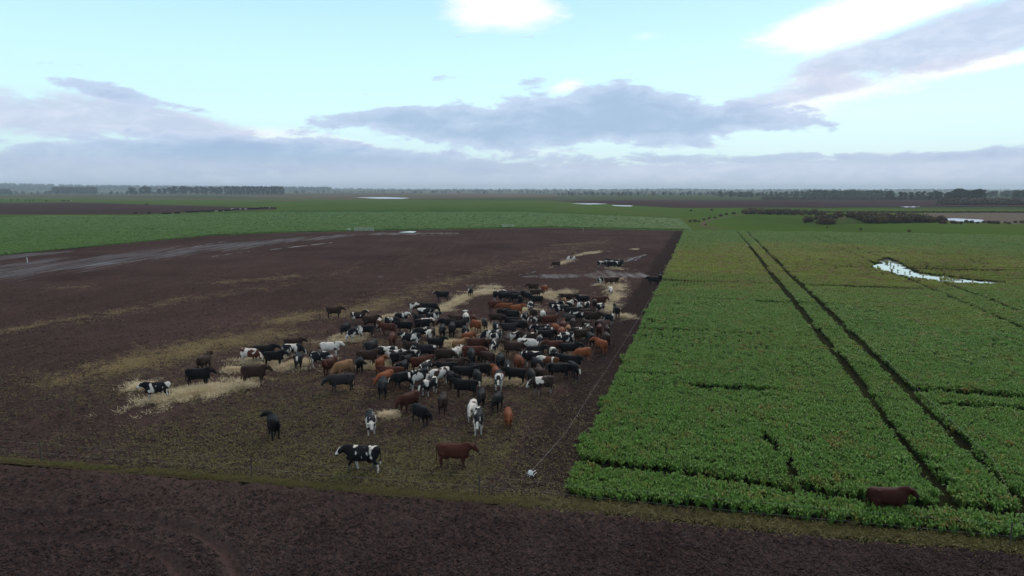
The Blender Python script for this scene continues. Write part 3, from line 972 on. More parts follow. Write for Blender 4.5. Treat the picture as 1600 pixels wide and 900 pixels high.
fresh = straw_pts([
    (288, 620, 92, 13, 0.20, 5.5), (340, 608, 50, 9, 0.15, 2.2), (222, 608, 24, 9, 0.1, 1.0), (385, 606, 18, 5, 0.1, .4),
    (408, 566, 42, 9, 0.05, 1.7), (455, 572, 52, 10, 0.12, 1.8), (365, 580, 20, 4, 0.0, 0.4),
    (535, 530, 36, 8, 0.05, 1.6), (607, 651, 17, 5, 0.0, 0.35), (585, 575, 40, 10, 0, 0.6),
    (715, 472, 38, 8, 0.40, 2.0), (755, 458, 40, 6, 0.12, 1.6), (765, 450, 24, 4, 0.0, 0.8), (690, 486, 24, 7, 0.2, 0.9),
    (855, 462, 26, 9, -0.05, 1.6), (822, 486, 30, 10, 0.1, 1.0), (885, 458, 30, 4, -0.05, 0.5),
    (884, 410, 24, 3.6, 0.28, 1.1), (925, 396, 20, 2.4, 0.1, .8), (992, 390.5, 9, 1.2, 0, .3), (960, 420.5, 22, 2.6, -0.05, 0.7), (905, 399, 16, 2, .2, .4),
    (958, 466, 20, 22, 0.0, 2.0), (962, 448, 22, 9, -0.1, 1.3), (937, 447, 16, 2.5, 0, .4), (970, 497, 20, 5, 0.0, 1.1), (948, 483, 14, 9, 0, 0.7),
    (748, 516, 44, 14, 0.0, 1.3), (640, 575, 40, 10, 0.0, 0.9), (772, 552, 22, 12, 0, 0.8), (745, 600, 40, 8, 0, 1.1), (700, 538, 30, 9, 0, 0.7), (800, 600, 40, 6, 0, 0.6), (612, 496, 28, 4, .1, .5), (675, 520, 40, 9, 0, .6),
    (960, 437, 16, 4, 0, .4)], 600)
n = len(fresh); print('straw', n)
scatter('straw', np.c_[fresh[:, :2], mud_relief(fresh[:, 0], fresh[:, 1]) + rng.uniform(0.02, 0.05, n) + 0.15 * np.clip(fbm(fresh[:, 0] * 0.9, fresh[:, 1] * 0.9, 71, 3) - 0.42, 0, 1)], zrots(n, 0.15), uni(rng.uniform(0.5, 1.1, n)), straw_t, 'pale fresh straw strewn on the mud among the cattle', 'straw')


def strip_pts(lines, per):
    out = []
    for pts, wpx, dens in lines:
        for (a, b) in zip(pts[:-1], pts[1:]):
            L = math.hypot(b[0] - a[0], b[1] - a[1]); n = int(L * per * dens)
            t = rng.uniform(0, 1, n)
            wv = rng.choice([0.7, 1.0, 1.9], n)
            px = a[0] + (b[0] - a[0]) * t + rng.normal(0, wpx, n) * 2.4 * wv
            py = a[1] + (b[1] - a[1]) * t + rng.normal(0, wpx, n) * 0.55 * wv
            p = gxy(px, py)
            u_, v_ = p[:, 0] * 0.3 - p[:, 1] * 0.05, p[:, 1] * 0.12
            nz = 0.6 * fbm(u_, v_, int(a[0]) + 3, 4) + 0.4 * fbm(p[:, 0] * 0.8, p[:, 1] * 0.5, int(a[0]) + 8, 3)
            out.append(p[nz > 0.46 + 0.12 * rng.uniform(-1, 1, len(nz))])
    return np.concatenate(out)


old = strip_pts([
    ([(150, 580), (240, 562), (300, 548), (395, 530), (440, 518)], 9, 5.5), ([(60, 605), (150, 580)], 9, 1.2),
    ([(420, 504), (480, 497), (560, 489), (610, 468), (680, 446), (760, 424), (860, 398), (960, 371)], 7, 5.0),
    ([(560, 489), (640, 462)], 8, 4.0), ([(330, 443), (400, 439), (470, 431)], 3.5, 2.0), ([(0, 520), (140, 496), (240, 478), (290, 464)], 4, 1.8),
    ([(300, 470), (420, 450), (560, 420), (700, 392)], 5, 0.8), ([(860, 384), (945, 379)], 1.5, 2.2), ([(70, 452), (150, 448)], 3, 0.7),
    ([(440, 590), (520, 600), (600, 620), (700, 625)], 16, 0.7), ([(460, 540), (560, 535), (640, 560)], 12, 1.0), ([(640, 540), (760, 540), (880, 560)], 20, 1.2), ([(880, 430), (940, 410), (1000, 392)], 5, .5)], 1.9)
n = len(old); print('old straw', n)
scatter('trodden_straw', np.c_[old[:, :2], mud_relief(old[:, 0], old[:, 1]) + 0.015], zrots(n, 0.06), uni(rng.uniform(0.55, 1.2, n)), old_t, 'old yellow straw trodden into the mud in long rows', 'straw')


# ------------------------------------------------------------------ cattle
def ring_loft(bm, st, seg=16, ex=2.3):
    """st: list of (center Vector, dir Vector, half height, half width); superelliptic rings"""
    rings = []
    for c, d, hh, hw in st:
        d = Vector(d).normalized(); side = Vector((0, 0, 1)).cross(d)
        side = side.normalized() if side.length > 1e-4 else Vector((0, 1, 0))
        upv = d.cross(side).normalized()
        ring = []
        for k in range(seg):
            a = 2 * math.pi * k / seg; ca, sa = math.cos(a), math.sin(a)
            f = (abs(ca) ** ex + abs(sa) ** ex) ** (-1 / ex)
            ring.append(bm.verts.new(Vector(c) + side * (hw * ca * f) + upv * (hh * sa * f)))
        rings.append(ring)
    for i in range(len(rings) - 1):
        for k in range(seg):
            bm.faces.new((rings[i][k], rings[i][(k + 1) % seg], rings[i + 1][(k + 1) % seg], rings[i + 1][k]))
    bm.faces.new(rings[0][::-1]); bm.faces.new(rings[-1])


def ball(bm, c, s, rot=None):
    r = bmesh.ops.create_icosphere(bm, subdivisions=2, radius=1.0)
    mtx = Matrix.Translation(c) @ (rot.to_matrix().to_4x4() if rot else Matrix.Identity(4)) @ Matrix.Diagonal((*s, 1))
    bmesh.ops.transform(bm, matrix=mtx, verts=r['verts'])


def make_cow(name, poll, hdir, gait=0.0, voxel=0.034, tris=3600, udder=True, tailswing=0.0):
    """one continuous body facing +X: barrel, neck, head with ears, four jointed legs, tail"""
    bm = bmesh.new()
    X = Vector((1, 0, 0))
    tor = [(-0.90, 1.17, .07, .07), (-0.86, 1.14, .18, .17), (-0.74, 1.07, .30, .25), (-0.56, 1.03, .345, .285), (-0.3, 0.995, .37, .315),
           (0.0, .965, .40, .355), (0.28, .96, .405, .335), (0.48, .985, .385, .275), (.64, 1.02, .33, .225), (.78, 1.06, .23, .165), (.84, 1.08, .12, .10)]
    ring_loft(bm, [(Vector((x, 0, z)), X, hh, hw) for x, z, hh, hw in tor], 18, 2.35)
    poll = Vector(poll); hdir = Vector(hdir).normalized()
    # neck
    a = Vector((0.52, 0, 1.08)); b = poll - hdir * 0.02 + Vector((0, 0, -0.04))
    mid = a.lerp(b, 0.55) + Vector((0, 0, 0.03))
    nd = (b - a).normalized()
    ring_loft(bm, [(a, nd, .33, .21), (a.lerp(mid, .5), nd, .30, .18), (mid, nd, .255, .15), (mid.lerp(b, .6), nd, .21, .13), (b, nd, .165, .115)], 14)
    # head
    hs = [(-0.05, .08, .07), (0.0, .14, .115), (0.10, .165, .132), (0.22, .145, .118), (0.33, .115, .094), (0.42, .10, .088), (0.48, .095, .094), (0.52, .06, .065)]
    side = Vector((0, 0, 1)).cross(hdir).normalized(); hup = hdir.cross(side).normalized()
    ring_loft(bm, [(poll + hdir * t - hup * (0.03 + 0.06 * t), hdir, hh, hw) for t, hh, hw in hs], 12, 2.2)
    for s in (-1, 1):
        c = poll + hdir * 0.02 + side * (s * 0.19) + hup * 0.02
        e = Matrix((tuple(side * s), tuple(hup), tuple(hdir))).transposed().to_euler()
        ball(bm, c, (0.14, 0.072, 0.042), e)
    # brisket
    ball(bm, (0.66, 0, 0.72), (0.20, 0.12, 0.16))
    # hips and haunches
    for s in (-1, 1):
        ball(bm, (-0.60, s * 0.17, 0.92), (0.25, 0.125, 0.32))
        ball(bm, (0.46, s * 0.19, 0.90), (0.20, 0.095, 0.30))
        ball(bm, (-0.50, s * 0.20, 1.30), (0.10, 0.09, 0.06))
    g = gait
    for s in (-1, 1):
        o = g * s * 0.16
        add_tube(bm, [(0.45, s * .19, .85), (0.47 + o * .4, s * .19, .64), (0.52 + o * .8, s * .185, .42), (0.50 + o, s * .185, .24), (0.50 + o * 1.2, s * .185, .11), (0.53 + o * 1.2, s * .185, .045), (.54 + o * 1.2, s * .185, 0.0)],
                 [.13, .095, .072, .052, .055, .065, .068], 10)
        o = -g * s * 0.18
        add_tube(bm, [(-0.55, s * .19, .90), (-0.50 + o * .3, s * .20, .74), (-0.70 + o * .6, s * .19, .50), (-0.695 + o, s * .185, .28), (-0.68 + o, s * .185, .11), (-0.64 + o, s * .185, .045), (-.63 + o, s * .185, 0.0)],
                 [.17, .125, .076, .055, .057, .066, .07], 10)
    if udder:
        ball(bm, (-0.40, 0, 0.60), (0.19, 0.14, 0.13))
    add_tube(bm, [(-.84, 0, 1.33), (-.93, tailswing * .2, 1.22), (-.955, tailswing * .6, .95), (-.94, tailswing, .68), (-.93, tailswing * 1.1, .48), (-.93, tailswing * 1.1, .38)], [.045, .038, .033, .034, .052, .03], 8)
    me = bm_mesh(name + '_base', bm, M['cow'])
    o = bpy.data.objects.new(name + '_base', me); COL.objects.link(o)
    md = o.modifiers.new('r', 'REMESH'); md.mode = 'VOXEL'; md.voxel_size = voxel
    md = o.modifiers.new('s', 'SMOOTH'); md.factor = 0.5; md.iterations = 3
    dg = bpy.context.evaluated_depsgraph_get(); dg.update()
    n0 = len(o.evaluated_get(dg).data.polygons) * 2
    md = o.modifiers.new('d', 'DECIMATE'); md.ratio = min(1.0, tris / n0)
    dg.update()
    me2 = bpy.data.meshes.new_from_object(o.evaluated_get(bpy.context.evaluated_depsgraph_get()))
    me2.name = name
    bpy.data.objects.remove(o); bpy.data.meshes.remove(me)
    co = np.zeros(len(me2.vertices) * 3, np.float32); me2.vertices.foreach_get('co', co); co = co.reshape(-1, 3)
    # smoothing shrinks the feet a little: stand it exactly on z = 0
    co[:, 2] -= co[:, 2].min(); me2.vertices.foreach_set('co', co.ravel())
    rel = co - np.array(poll)
    th = rel @ np.array(hdir); ts = rel @ np.array(side); tu = rel @ np.array(hup)
    head = (th > -0.05) & (np.abs(ts) < 0.16) & (np.linalg.norm(rel, axis=1) < 0.65) & (th > -0.02)
    zon = np.zeros((len(co), 4), np.float32); zon[:, 3] = 1
    zon[:, 0] = head * (np.abs(ts) < 0.075) * (tu > -0.06 - 0.08 * th) * (th > 0.03)
    zon[:, 1] = np.clip((0.50 - co[:, 2]) / 0.14, 0, 1) * (np.abs(co[:, 1]) > 0.07)
    zon[:, 2] = np.maximum(head * (th > 0.44), co[:, 2] < 0.06)
    at_ = me2.attributes.new('zones', 'FLOAT_COLOR', 'POINT'); at_.data.foreach_set('color', zon.ravel())
    me2.polygons.foreach_set('use_smooth', [True] * len(me2.polygons))
    me2.materials.clear(); me2.materials.append(M['cow'])
    return me2


POSES = {
    'n': make_cow('cow_level', (0.99, 0, 1.33), (0.76, 0, -0.60)),
    'u': make_cow('cow_alert', (0.92, 0, 1.50), (0.90, 0, -0.38), 0.25),
    'd': make_cow('cow_feeding', (1.08, 0, 0.74), (0.42, 0, -0.95), 0.4),
    'l': make_cow('cow_turned_left', (0.92, 0.22, 1.34), (0.42, 0.78, -0.46), 0.3, tailswing=0.08),
    'r': make_cow('cow_turned_right', (0.92, -0.22, 1.34), (0.42, -0.78, -0.46), -0.3, tailswing=-0.08),
    'w': make_cow('cow_walking', (1.02, 0.04, 1.24), (0.76, 0.1, -0.64), 1.0),
    'm': make_cow('cow_low', (1.09, 0, 1.06), (0.60, 0, -0.80), -0.5),
}
SMALL = [make_cow('cow_small_a', (1.18, 0, 0.72), (0.45, 0, -0.95), 0.4, 0.07, 500), make_cow('cow_small_b', (1.10, 0, 1.36), (0.80, 0, -0.52), 0, 0.07, 500)]
BIG = {k: v for k, v in POSES.items()}

COATS = {   # rgb, white threshold, words
    'K': ((0.0075, 0.0072, 0.0085), 0.0, 'black'),
    'F': ((0.010, 0.010, 0.012), 0.27, 'black white-faced'),
    'G': ((0.022, 0.020, 0.021), 0.0, 'faded grey-black'),
    'D': ((0.030, 0.0165, 0.0125), 0.0, 'dark brown'),
    'R': ((0.060, 0.0185, 0.012), 0.0, 'red-brown'),
    'O': ((0.165, 0.050, 0.019), 0.0, 'ginger'),
    'J': ((0.20, 0.105, 0.052), 0.0, 'fawn'),
    'W': ((0.011, 0.011, 0.014), 0.45, 'black and white'),
    'M': ((0.11, 0.038, 0.022), 0.46, 'red and white'),
    'H': ((0.045, 0.024, 0.020), 0.565, 'mostly white'),
    'B': ((0.030, 0.018, 0.015), 0.43, 'dark brown and white'),
}
HERD_GROUP = 'cattle on the muddy field'
placed = []


def cow(px, py, head, coat, pose='n', label=None, sc=1.0, me=None, group=HERD_GROUP, cat='cow'):
    p = G(px, py, 0.92 * sc)
    x, y = p.x, p.y
    z = 0.02 if me is None else 0.0
    o = obj('cow', me or POSES[pose], None, (x, y, z), R(head) + (random.uniform(-0.09, 0.09) if not label else 0), (sc * random.uniform(0.95, 1.04), sc * random.uniform(0.88, 1.12), sc * random.uniform(0.95, 1.05)))
    rgb, al, words = COATS[coat]
    k = random.uniform(0.8, 1.25)
    o.color = (*(c * k for c in rgb), al + (random.uniform(-0.02, 0.02) if al > 0.4 else 0))
    o['group'] = group; o['category'] = cat
    placed.append((o, px, py, head, coat, pose))
    if label: o['label'] = label
    return o


# cattle standing apart, each with a look or a neighbour of its own
cow(566, 711, 176, 'W', 'w', 'large black and white cow walking alone near the ploughed soil', 1.04)
cow(709, 706, -4, 'R', 'n', 'large red-brown cow standing alone near the thin fence post', 1.0)
cow(427, 661, 118, 'K', 'l', 'lone black cow with head turned aside on open trampled mud', 1.0)
cow(579, 655, 285, 'W', 'm', 'black and white cow beside a small grey wisp of straw', 0.95)
cow(1387, 776, -3, 'R', 'n', 'dark red cow standing belly-deep in the green crop', 1.02)
cow(245, 607, 196, 'W', 'n', 'black and white cow at the outer end of the isolated straw bed', 0.93)
cow(310, 586, 2, 'K', 'n', 'long black cow standing side-on across the isolated straw bed', 1.0)
cow(319, 564, 82, 'D', 'u', 'brown cow facing away just behind the long black cow', 0.9)
cow(397, 582, 4, 'D', 'n', 'dark brown-black cow between the isolated straw bed and the herd', 1.0)
cow(391, 552, -8, 'M', 'd', 'red and white cow feeding on straw behind the dark brown-black cow', 0.95)
cow(412, 548, 20, 'K', 'n', 'black cow right behind the feeding red and white cow', 1.0)
cow(428, 557, 8, 'K', 'n', 'black cow next to the feeding red and white cow, nose to the herd', 0.95)
cow(459, 536, 10, 'D', 'n', 'dark brown cow in the small outer group away from the crop', 0.9)
cow(457, 546, 15, 'W', 'd', 'black and white cow feeding in the small outer group', 0.9)
cow(466, 561, 283, 'F', 'n', 'black cow with white face mark looking over the ploughed soil', 0.92)
cow(516, 543, 6, 'H', 'n', 'mostly white cow beside a straw patch at the edge of the herd', 0.95)
cow(500, 559, 10, 'W', 'd', 'black and white cow in front of the mostly white cow', 0.92)
cow(522, 486, 3, 'D', 'n', 'dark brown cow alone on the old straw row', 0.95)
cow(560, 494, 20, 'B', 'u', 'small brown and white cow at the herd edge facing the old straw row', 0.9)
cow(691, 461, 180, 'F', 'n', 'black cow with white face standing apart above the pale straw streak', 0.95)
cow(735, 455, 260, 'F', 'n', 'small black cow with white face on the pale straw streak', 0.9)
cow(893, 404, 150, 'H', 'd', 'mostly white cow on the far slanting straw patch', 0.95)
cow(869, 412, 200, 'D', 'd', 'small brown cow on the far slanting straw patch', 0.85)
cow(1021, 437, 182, 'K', 'n', 'black cow side-on beside the crop edge beyond the herd', 0.95)
cow(1031, 434, 80, 'K', 'u', 'black cow facing away beside the crop edge beyond the herd', 0.95)
cow(940, 437, 100, 'W', 'd', 'black and white cow at the wet end of the broad straw patch', 0.92)
cow(950, 438, 0, 'D', 'd', 'dark brown cow at the wet end of the broad straw patch, facing the crop', 0.9)
cow(959, 437, 170, 'D', 'd', 'dark brown cow at the wet end of the broad straw patch, facing away from crop', 0.9)
cow(954, 453, 265, 'H', 'm', 'mostly white cow facing the herd on the broad straw patch', 0.88)
cow(963, 485, 95, 'K', 'u', 'black cow on its own beside a small pale straw patch near crop', 0.95)

# knot of cattle feeding together far down the field
for (px, py, hd, ct, ps) in [(941, 411, 10, 'W', 'n'), (950, 410, 40, 'K', 'd'), (955, 408, 300, 'K', 'n'), (956, 412.5, 350, 'K', 'd'), (961, 409, 200, 'K', 'n'), (963, 412, 170, 'W', 'n'), (967, 409, 185, 'W', 'n'), (948, 407.5, 270, 'K', 'n'), (966, 411.5, 120, 'K', 'd')]:
    o = cow(px, py, hd, ct, ps, None, 0.97)
    o['label'] = '%s cow in the tight feeding knot beyond the wet mud' % COATS[ct][2]
    o['group'] = 'cattle in the far feeding knot'
    placed.pop()

# the packed herd: column, row (body centre), heading, coat, pose
HERD = """
579 501 12 D n;540 513 282 K m;555 519 250 W d;571 515 178 K n;593 505 95 M n;606 512 195 R m;612 502 15 W n;627 494 4 W n;632 509 178 K n;637 528 184 W n;617 529 275 R n
650 479 8 B n;672 480 -2 K d;664 487 20 W n;676 496 25 W n;655 498 160 K n;668 504 200 M n;660 507 10 K n;661 518 200 W m;673 521 268 B n;691 515 268 K n;706 513 275 K n
700 505 150 K n;717 508 10 K n;712 500 185 D n;730 497 85 H u;727 517 272 F n;738 499 80 R n;743 508 95 O d;757 504 85 G d;731 527 55 O n;776 496 5 D n;769 522 190 W n
775 477 6 R n;780 460 10 W n;788 462 200 K n;800 460 170 W d;806 464 20 K n;815 459 260 K n;813 468 275 K n;824 462 100 K n;833 448 188 D n;851 450 70 O d
837 457 5 D n;839 468 172 K n;829 477 262 W m;790 480 183 O n;807 482 25 O n;787 488 2 K n;800 491 185 K n;775 511 275 F n;798 501 185 K n;795 512 5 G n
820 495 265 W n;833 488 100 D n;848 491 95 H d;859 499 -2 R n;838 500 200 B n;810 508 0 K n;846 516 188 W n;856 519 8 W n;871 513 270 O n;877 509 90 R n
889 498 165 G n;885 464 180 D n;881 471 268 J n;868 478 10 W n;877 482 190 W n;891 476 80 W n;910 468 178 K n;906 478 92 W d;920 476 85 W d;927 474 95 D d
937 470 0 R n;938 479 50 W d;897 486 0 K n;906 494 185 W n;916 489 2 D n;924 494 5 D n;948 496 184 W n;895 506 275 D n;915 506 90 D n;936 505 60 D n;937 514 70 R n
948 517 85 D n;920 517 90 W n;923 528 275 K n;939 538 92 O n;948 529 100 D n;910 522 15 D n;885 526 184 W n;872 521 275 O n;863 521 10 K n;888 515 265 J n;900 519 180 B n;843 533 270 W n
515 570 250 R n;536 574 260 J n;533 594 188 G m;562 568 272 K n;574 557 -5 D n;580 541 270 G n;594 569 75 O n;608 552 182 W n;618 555 10 W n;612 581 190 R n;602 591 262 O n;598 602 270 K m;634 562 265 K n
681 535 2 K n;641 541 178 D n;665 547 182 W n;640 554 190 W n;658 566 2 R n;627 557 20 K n;631 573 268 K n;697 554 0 D n;717 552 80 H n;741 552 -5 R n;730 554 270 K n;751 538 185 D n;720 539 80 J n
712 567 0 D n;689 574 190 K n;674 574 262 W n;683 584 232 H m;657 589 205 W n;671 600 255 W m;706 588 272 K n;722 583 5 K n;743 588 275 F n;753 576 182 K n;727 603 180 K n;634 592 200 F m
768 538 245 W n;778 528 40 W n;749 537 5 R n;792 532 100 D n;803 527 185 W n;823 525 180 B n;802 542 182 D n;825 538 2 H n;838 550 2 K n;864 539 190 R n;865 551 268 W n;832 558 178 W n;837 570 270 K n
811 566 272 O n;782 561 250 K n;793 574 268 F n;858 566 188 M n;811 584 182 K n;829 586 272 G n;779 590 262 W m;777 582 90 O n;866 577 178 K n;845 582 100 D n;848 598 182 B n;760 557 160 D n
910 551 188 O d;890 544 0 K n;893 563 -4 K n;894 575 282 F m;878 561 180 K n;880 530 10 W n
639 625 245 R m;658 646 -28 K n;692 627 284 D n;738 637 240 H m;748 655 288 W m;752 619 268 K m;777 624 270 K m;794 649 252 O m
"""
FACE = [(45, 'facing the green crop'), (135, 'facing the far horizon'), (225, 'facing away from the crop'), (315, 'facing the ploughed soil'), (361, 'facing the green crop')]
entries = [e for line in HERD.strip().splitlines() for e in line.split(';')]
for e in entries:
    a = e.split()
    px, py, hd, ct, ps = float(a[0]), float(a[1]), float(a[2]), a[3], a[4]
    if ps == 'n': ps = random.choice('nnmmlrwuddlr')
    hd = hd + random.uniform(-24, 24)
    o = cow(px, py, hd, ct, ps, None, random.uniform(0.84, 1.0))
    face = next(wd for lim, wd in FACE if hd % 360 < lim)
    part = 'on the ploughed-soil side of the herd' if py > 578 else ('on the far side of the herd' if py < 500 else 'in the middle of the herd')
    o['label'] = '%s cow %s, %s' % (COATS[ct][2].replace('dark brown and white', 'brown-and-white'), part, face)
print('cows', len(entries))

# push overlapping cattle apart a little so that no two bodies share space
cows = [p[0] for p in placed]
C = np.array([[o.location.x, o.location.y] for o in cows]); A = np.array([o.rotation_euler.z for o in cows])
fixed = np.array([i < 30 for i in range(len(cows))])
S = np.array([o.scale.x for o in cows])
C0 = C.copy()
offs = np.array([-0.62, -0.2, 0.22, 0.66, 1.15]); rad = np.array([0.34, 0.38, 0.38, 0.30, 0.17])
for it in range(160):
    D = np.c_[np.cos(A), np.sin(A)]
    pts = C[:, None, :] + D[:, None, :] * (offs[None, :, None] * S[:, None, None])
    mv = np.zeros_like(C); tot = 0
    for i in range(len(C)):
        near = np.where((np.hypot(*(C - C[i]).T) < 2.8) & (np.arange(len(C)) != i))[0]
        for j in near:
            dv = pts[i][:, None, :] - pts[j][None, :, :]
            dist = np.hypot(dv[..., 0], dv[..., 1]) + 1e-6
            pen = (rad[:, None] + rad[None, :]) * 0.99 - dist
            k = np.unravel_index(np.argmax(pen), pen.shape)
            if pen[k] > 0:
                mv[i] += dv[k] / dist[k] * pen[k] * 0.5; tot += pen[k]
    # along-view moves show least in the picture: damp sideways motion
    mv[:, 0] *= 0.8
    mv[fixed] *= 0.3
    C += mv * 0.7
    if tot < 0.3: break
print('separation rounds', it, 'left', round(tot, 2), 'max move', round(float(np.abs(C - C0).max()), 2), 'mean', round(float(np.hypot(*(C - C0).T).mean()), 2))
for o, c in zip(cows, C):
    o.location = (c[0], c[1], float(mud_relief(c[0], c[1])) - 0.005)
cows[4].location.z = -0.01
cows[0].color = (0.009, 0.009, 0.011, 0.415)
cows[4].color = (0.034, 0.0085, 0.0065, 0.0)

# far herd strung out along the bare field
line = [(212, 333.0), (233, 332.6), (256, 332.8), (260, 333), (264, 332.8), (275, 332.2), (279, 332.2)]
for i in range(52):
    t = i / 51
    line.append((292 + 138 * t, 331.2 - 6.6 * t + random.uniform(-0.6, 0.6) - (1.2 * random.random() if t > .5 else 0)))
for i, (px, py) in enumerate(line):
    ct = random.choice('KKKKKKKDDW') if i > 10 else 'K'
    if i in (24, 33, 41, 55): ct = 'H'
    o = cow(px, py, random.choice([0, 10, 180, 190, 170, 200, 30]), ct, 'n', '%s cow in the long far line along the bare field' % COATS[ct][2], 1.0, SMALL[i % 2], 'cattle strung along the far bare field')
    o.location.z = -0.035; o.color = (*o.color[:3], o.color[3])
for i, (px, py) in enumerate([(3, 312.2), (17, 312.4), (28, 312.2), (40, 312.8), (46, 312.8), (52, 312.6), (72, 313.4), (98, 313.8), (102, 313.6), (107, 313.4), (110.5, 313.2), (229, 319)]):
    ct = 'H' if i == 10 else 'K'
    o = cow(px, py, random.choice([0, 180, 30, 200]), ct, 'n', '%s cow grazing the green beyond the bare field' % COATS[ct][2], 1.0, SMALL[i % 2], 'cattle grazing beyond the bare field')
    o.location.z = -0.04


# ------------------------------------------------------------------ fences, reels, gates
def post_mesh(name, h, r, m):
    bm = bmesh.new()
    add_tube(bm, [(0, 0, -0.15), (0, 0, h - 0.02), (0, 0, h)], [r, r, r * 0.55], 8)
    for k in range(3):
        add_box(bm, (0, r * 1.1, h * (0.45 + 0.2 * k)), (r * 0.9, r * 0.8, 0.05))
    return bm_mesh(name, bm, m)


def wire_mesh(name, pts, r, m, sag=0.06):
    bm = bmesh.new(); P = []
    for a, b in zip(pts[:-1], pts[1:]):
        a, b = Vector(a), Vector(b)
        for k in range(6):
            t = k / 6; p = a.lerp(b, t); p.z -= sag * 4 * t * (1 - t); P.append(p)
    P.append(Vector(pts[-1]))
    add_tube(bm, P, r, 5)
    return bm_mesh(name, bm, m)


fpx = [-330, 65, 394, 749, 1577, 1960]
fp = [G(px, float(fence_y(px)) - (1 if px < 1000 else -2)) for px in fpx]
fe = tag(empty('wire_fence', fp[1]), 'thin dark posts and wires between the ploughed soil and the grazed field', 'fence')
pm = post_mesh('fence_post', 1.18, 0.028, M['post'])
for p in fp:
    obj('post', pm, fe, p - fp[1])
for hh in (0.55, 1.05):
    obj('wire', wire_mesh('wire', [p - fp[1] + Vector((0, 0.03, hh)) for p in fp], 0.0022, M['wire'], 0.03), fe)


def reel(loc, rz, label, ln):
    o = tag(empty('fence_reel', loc, rz, 0.8), label, 'fence reel', 'white electric fence reels')
    for s in (-1, 1):
        bm = bmesh.new(); add_tube(bm, [(0, s * 0.075, 0.24), (0, s * 0.09, 0.24)], [0.15, 0.15], 14)
        obj('flange', bm_mesh('flange', bm, M['white'], False), o)
    bm = bmesh.new(); add_tube(bm, [(0, -0.074, 0.24), (0, 0.074, 0.24)], [0.09, 0.09], 12)
    obj('spool', bm_mesh('spool', bm, M['white']), o)
    bm = bmesh.new(); add_tube(bm, [(0.0, -0.13, 0.24), (0.16, -0.13, 0.34), (0.30, -0.12, 0.38)], [0.018, 0.018, 0.024], 8)
    add_tube(bm, [(0, -0.13, 0.24), (0, 0.0, 0.24)], [0.018, 0.018], 8)
    obj('handle', bm_mesh('handle', bm, M['white']), o)
    bm = bmesh.new()
    for dx in (-0.16, 0.16):
        add_tube(bm, [(0, 0.11, 0.26), (dx, 0.12, 0.0)], [0.014, 0.012], 6)
        add_tube(bm, [(0, -0.11, 0.26), (dx, -0.12, 0.0)], [0.014, 0.012], 6)
    obj('stand', bm_mesh('stand', bm, M['white']), o)
    for k in range(4):
        a = 0.5 + k * 0.75; bm = bmesh.new()
        add_tube(bm, [(0.15, 0.05 * k - .08, 0.05), (0.15 + 0.42 * math.cos(a), 0.42 * math.sin(a), 0.10 + 0.03 * k)], [0.012, 0.010], 6)
        obj('standard', bm_mesh('standard', bm, M['white']), o)
    return o


r0 = G(829, 747); r0.z = 0.10
reel(r0, 0.4, 'white fence reel lying on bare soil at the end of the wire', 0)
r1 = G(1598, 822); r1.z = 0.02
reel(r1, -0.5, 'white fence reel at the wheel track among the crop leaves', 0)


def tape(start, us, vs_, label, hgt, r):
    pts = [Vector(start) + Vector((0, 0, 0.24))] + [XY(u, v) + Vector((0, 0, hgt)) for u, v in zip(us, vs_)]
    base = pts[0].copy(); base.z = 0
    o = tag(empty('electric_fence', base), label, 'electric fence', 'temporary electric fence lines')
    obj('wire', wire_mesh('polywire', [p - base for p in pts], r, M['wire'], 0.02), o)
    sm = bmesh.new()
    add_tube(sm, [(0, 0, 0), (0, 0, hgt), (0.03, 0, hgt + 0.05), (0.0, 0, hgt + 0.09)], 0.005, 6)
    add_box(sm, (0, 0, 0.1), (0.09, 0.02, 0.012))
    sme = bm_mesh('standard', sm, M['post'])
    for p in pts[1:]:
        obj('standard', sme, o, (p.x - base.x, p.y - base.y, 0.02))
    return o


vv = [5, 18, 32, 46, 62, 80, 100, 120, 145, 170, 195, 210]
wp = [G(px, py, 0.75) for px, py in ((884, 676), (921, 617), (955, 566), (983, 522), (1006, 483), (1026, 450), (1044, 418), (1057, 393), (1067, 374))]
tape(r0, [uv(p.x, p.y)[0] for p in wp], [uv(p.x, p.y)[1] for p in wp], 'thin white wire running along bare strip beside the crop edge', 0.75, 0.004)
uu = tr_u[1]
v1 = uv(r1.x, r1.y)[1]
tape(r1, [uu + 0.35] * 4, [v1 + k for k in (6, 16, 26, 36)], 'thin white wire running up the wheel track through the crop', 0.8, 0.003)


def gate(loc, wd, ht, rz, label, m, bars=5):
    o = tag(empty('field_gate', loc, rz), label, 'gate')
    for x_ in (-wd / 2, wd / 2):
        bm = bmesh.new(); add_tube(bm, [(x_, 0, 0.0), (x_, 0, ht + 0.15)], 0.07, 8)
        obj('post', bm_mesh('gate_post', bm, m), o)
    for k in range(bars):
        bm = bmesh.new(); add_tube(bm, [(-wd / 2, 0, 0.2 + (ht - 0.25) * k / (bars - 1)), (wd / 2, 0, 0.2 + (ht - 0.25) * k / (bars - 1))], 0.045, 6)
        obj('bar', bm_mesh('bar', bm, m), o)
    for k in range(4):
        x_ = -wd / 2 + wd * (k + 0.5) / 4
        bm = bmesh.new(); add_tube(bm, [(x_, 0.05, 0.15), (x_, 0.05, ht)], 0.04, 6)
        obj('upright', bm_mesh('upright', bm, m), o)
    return o


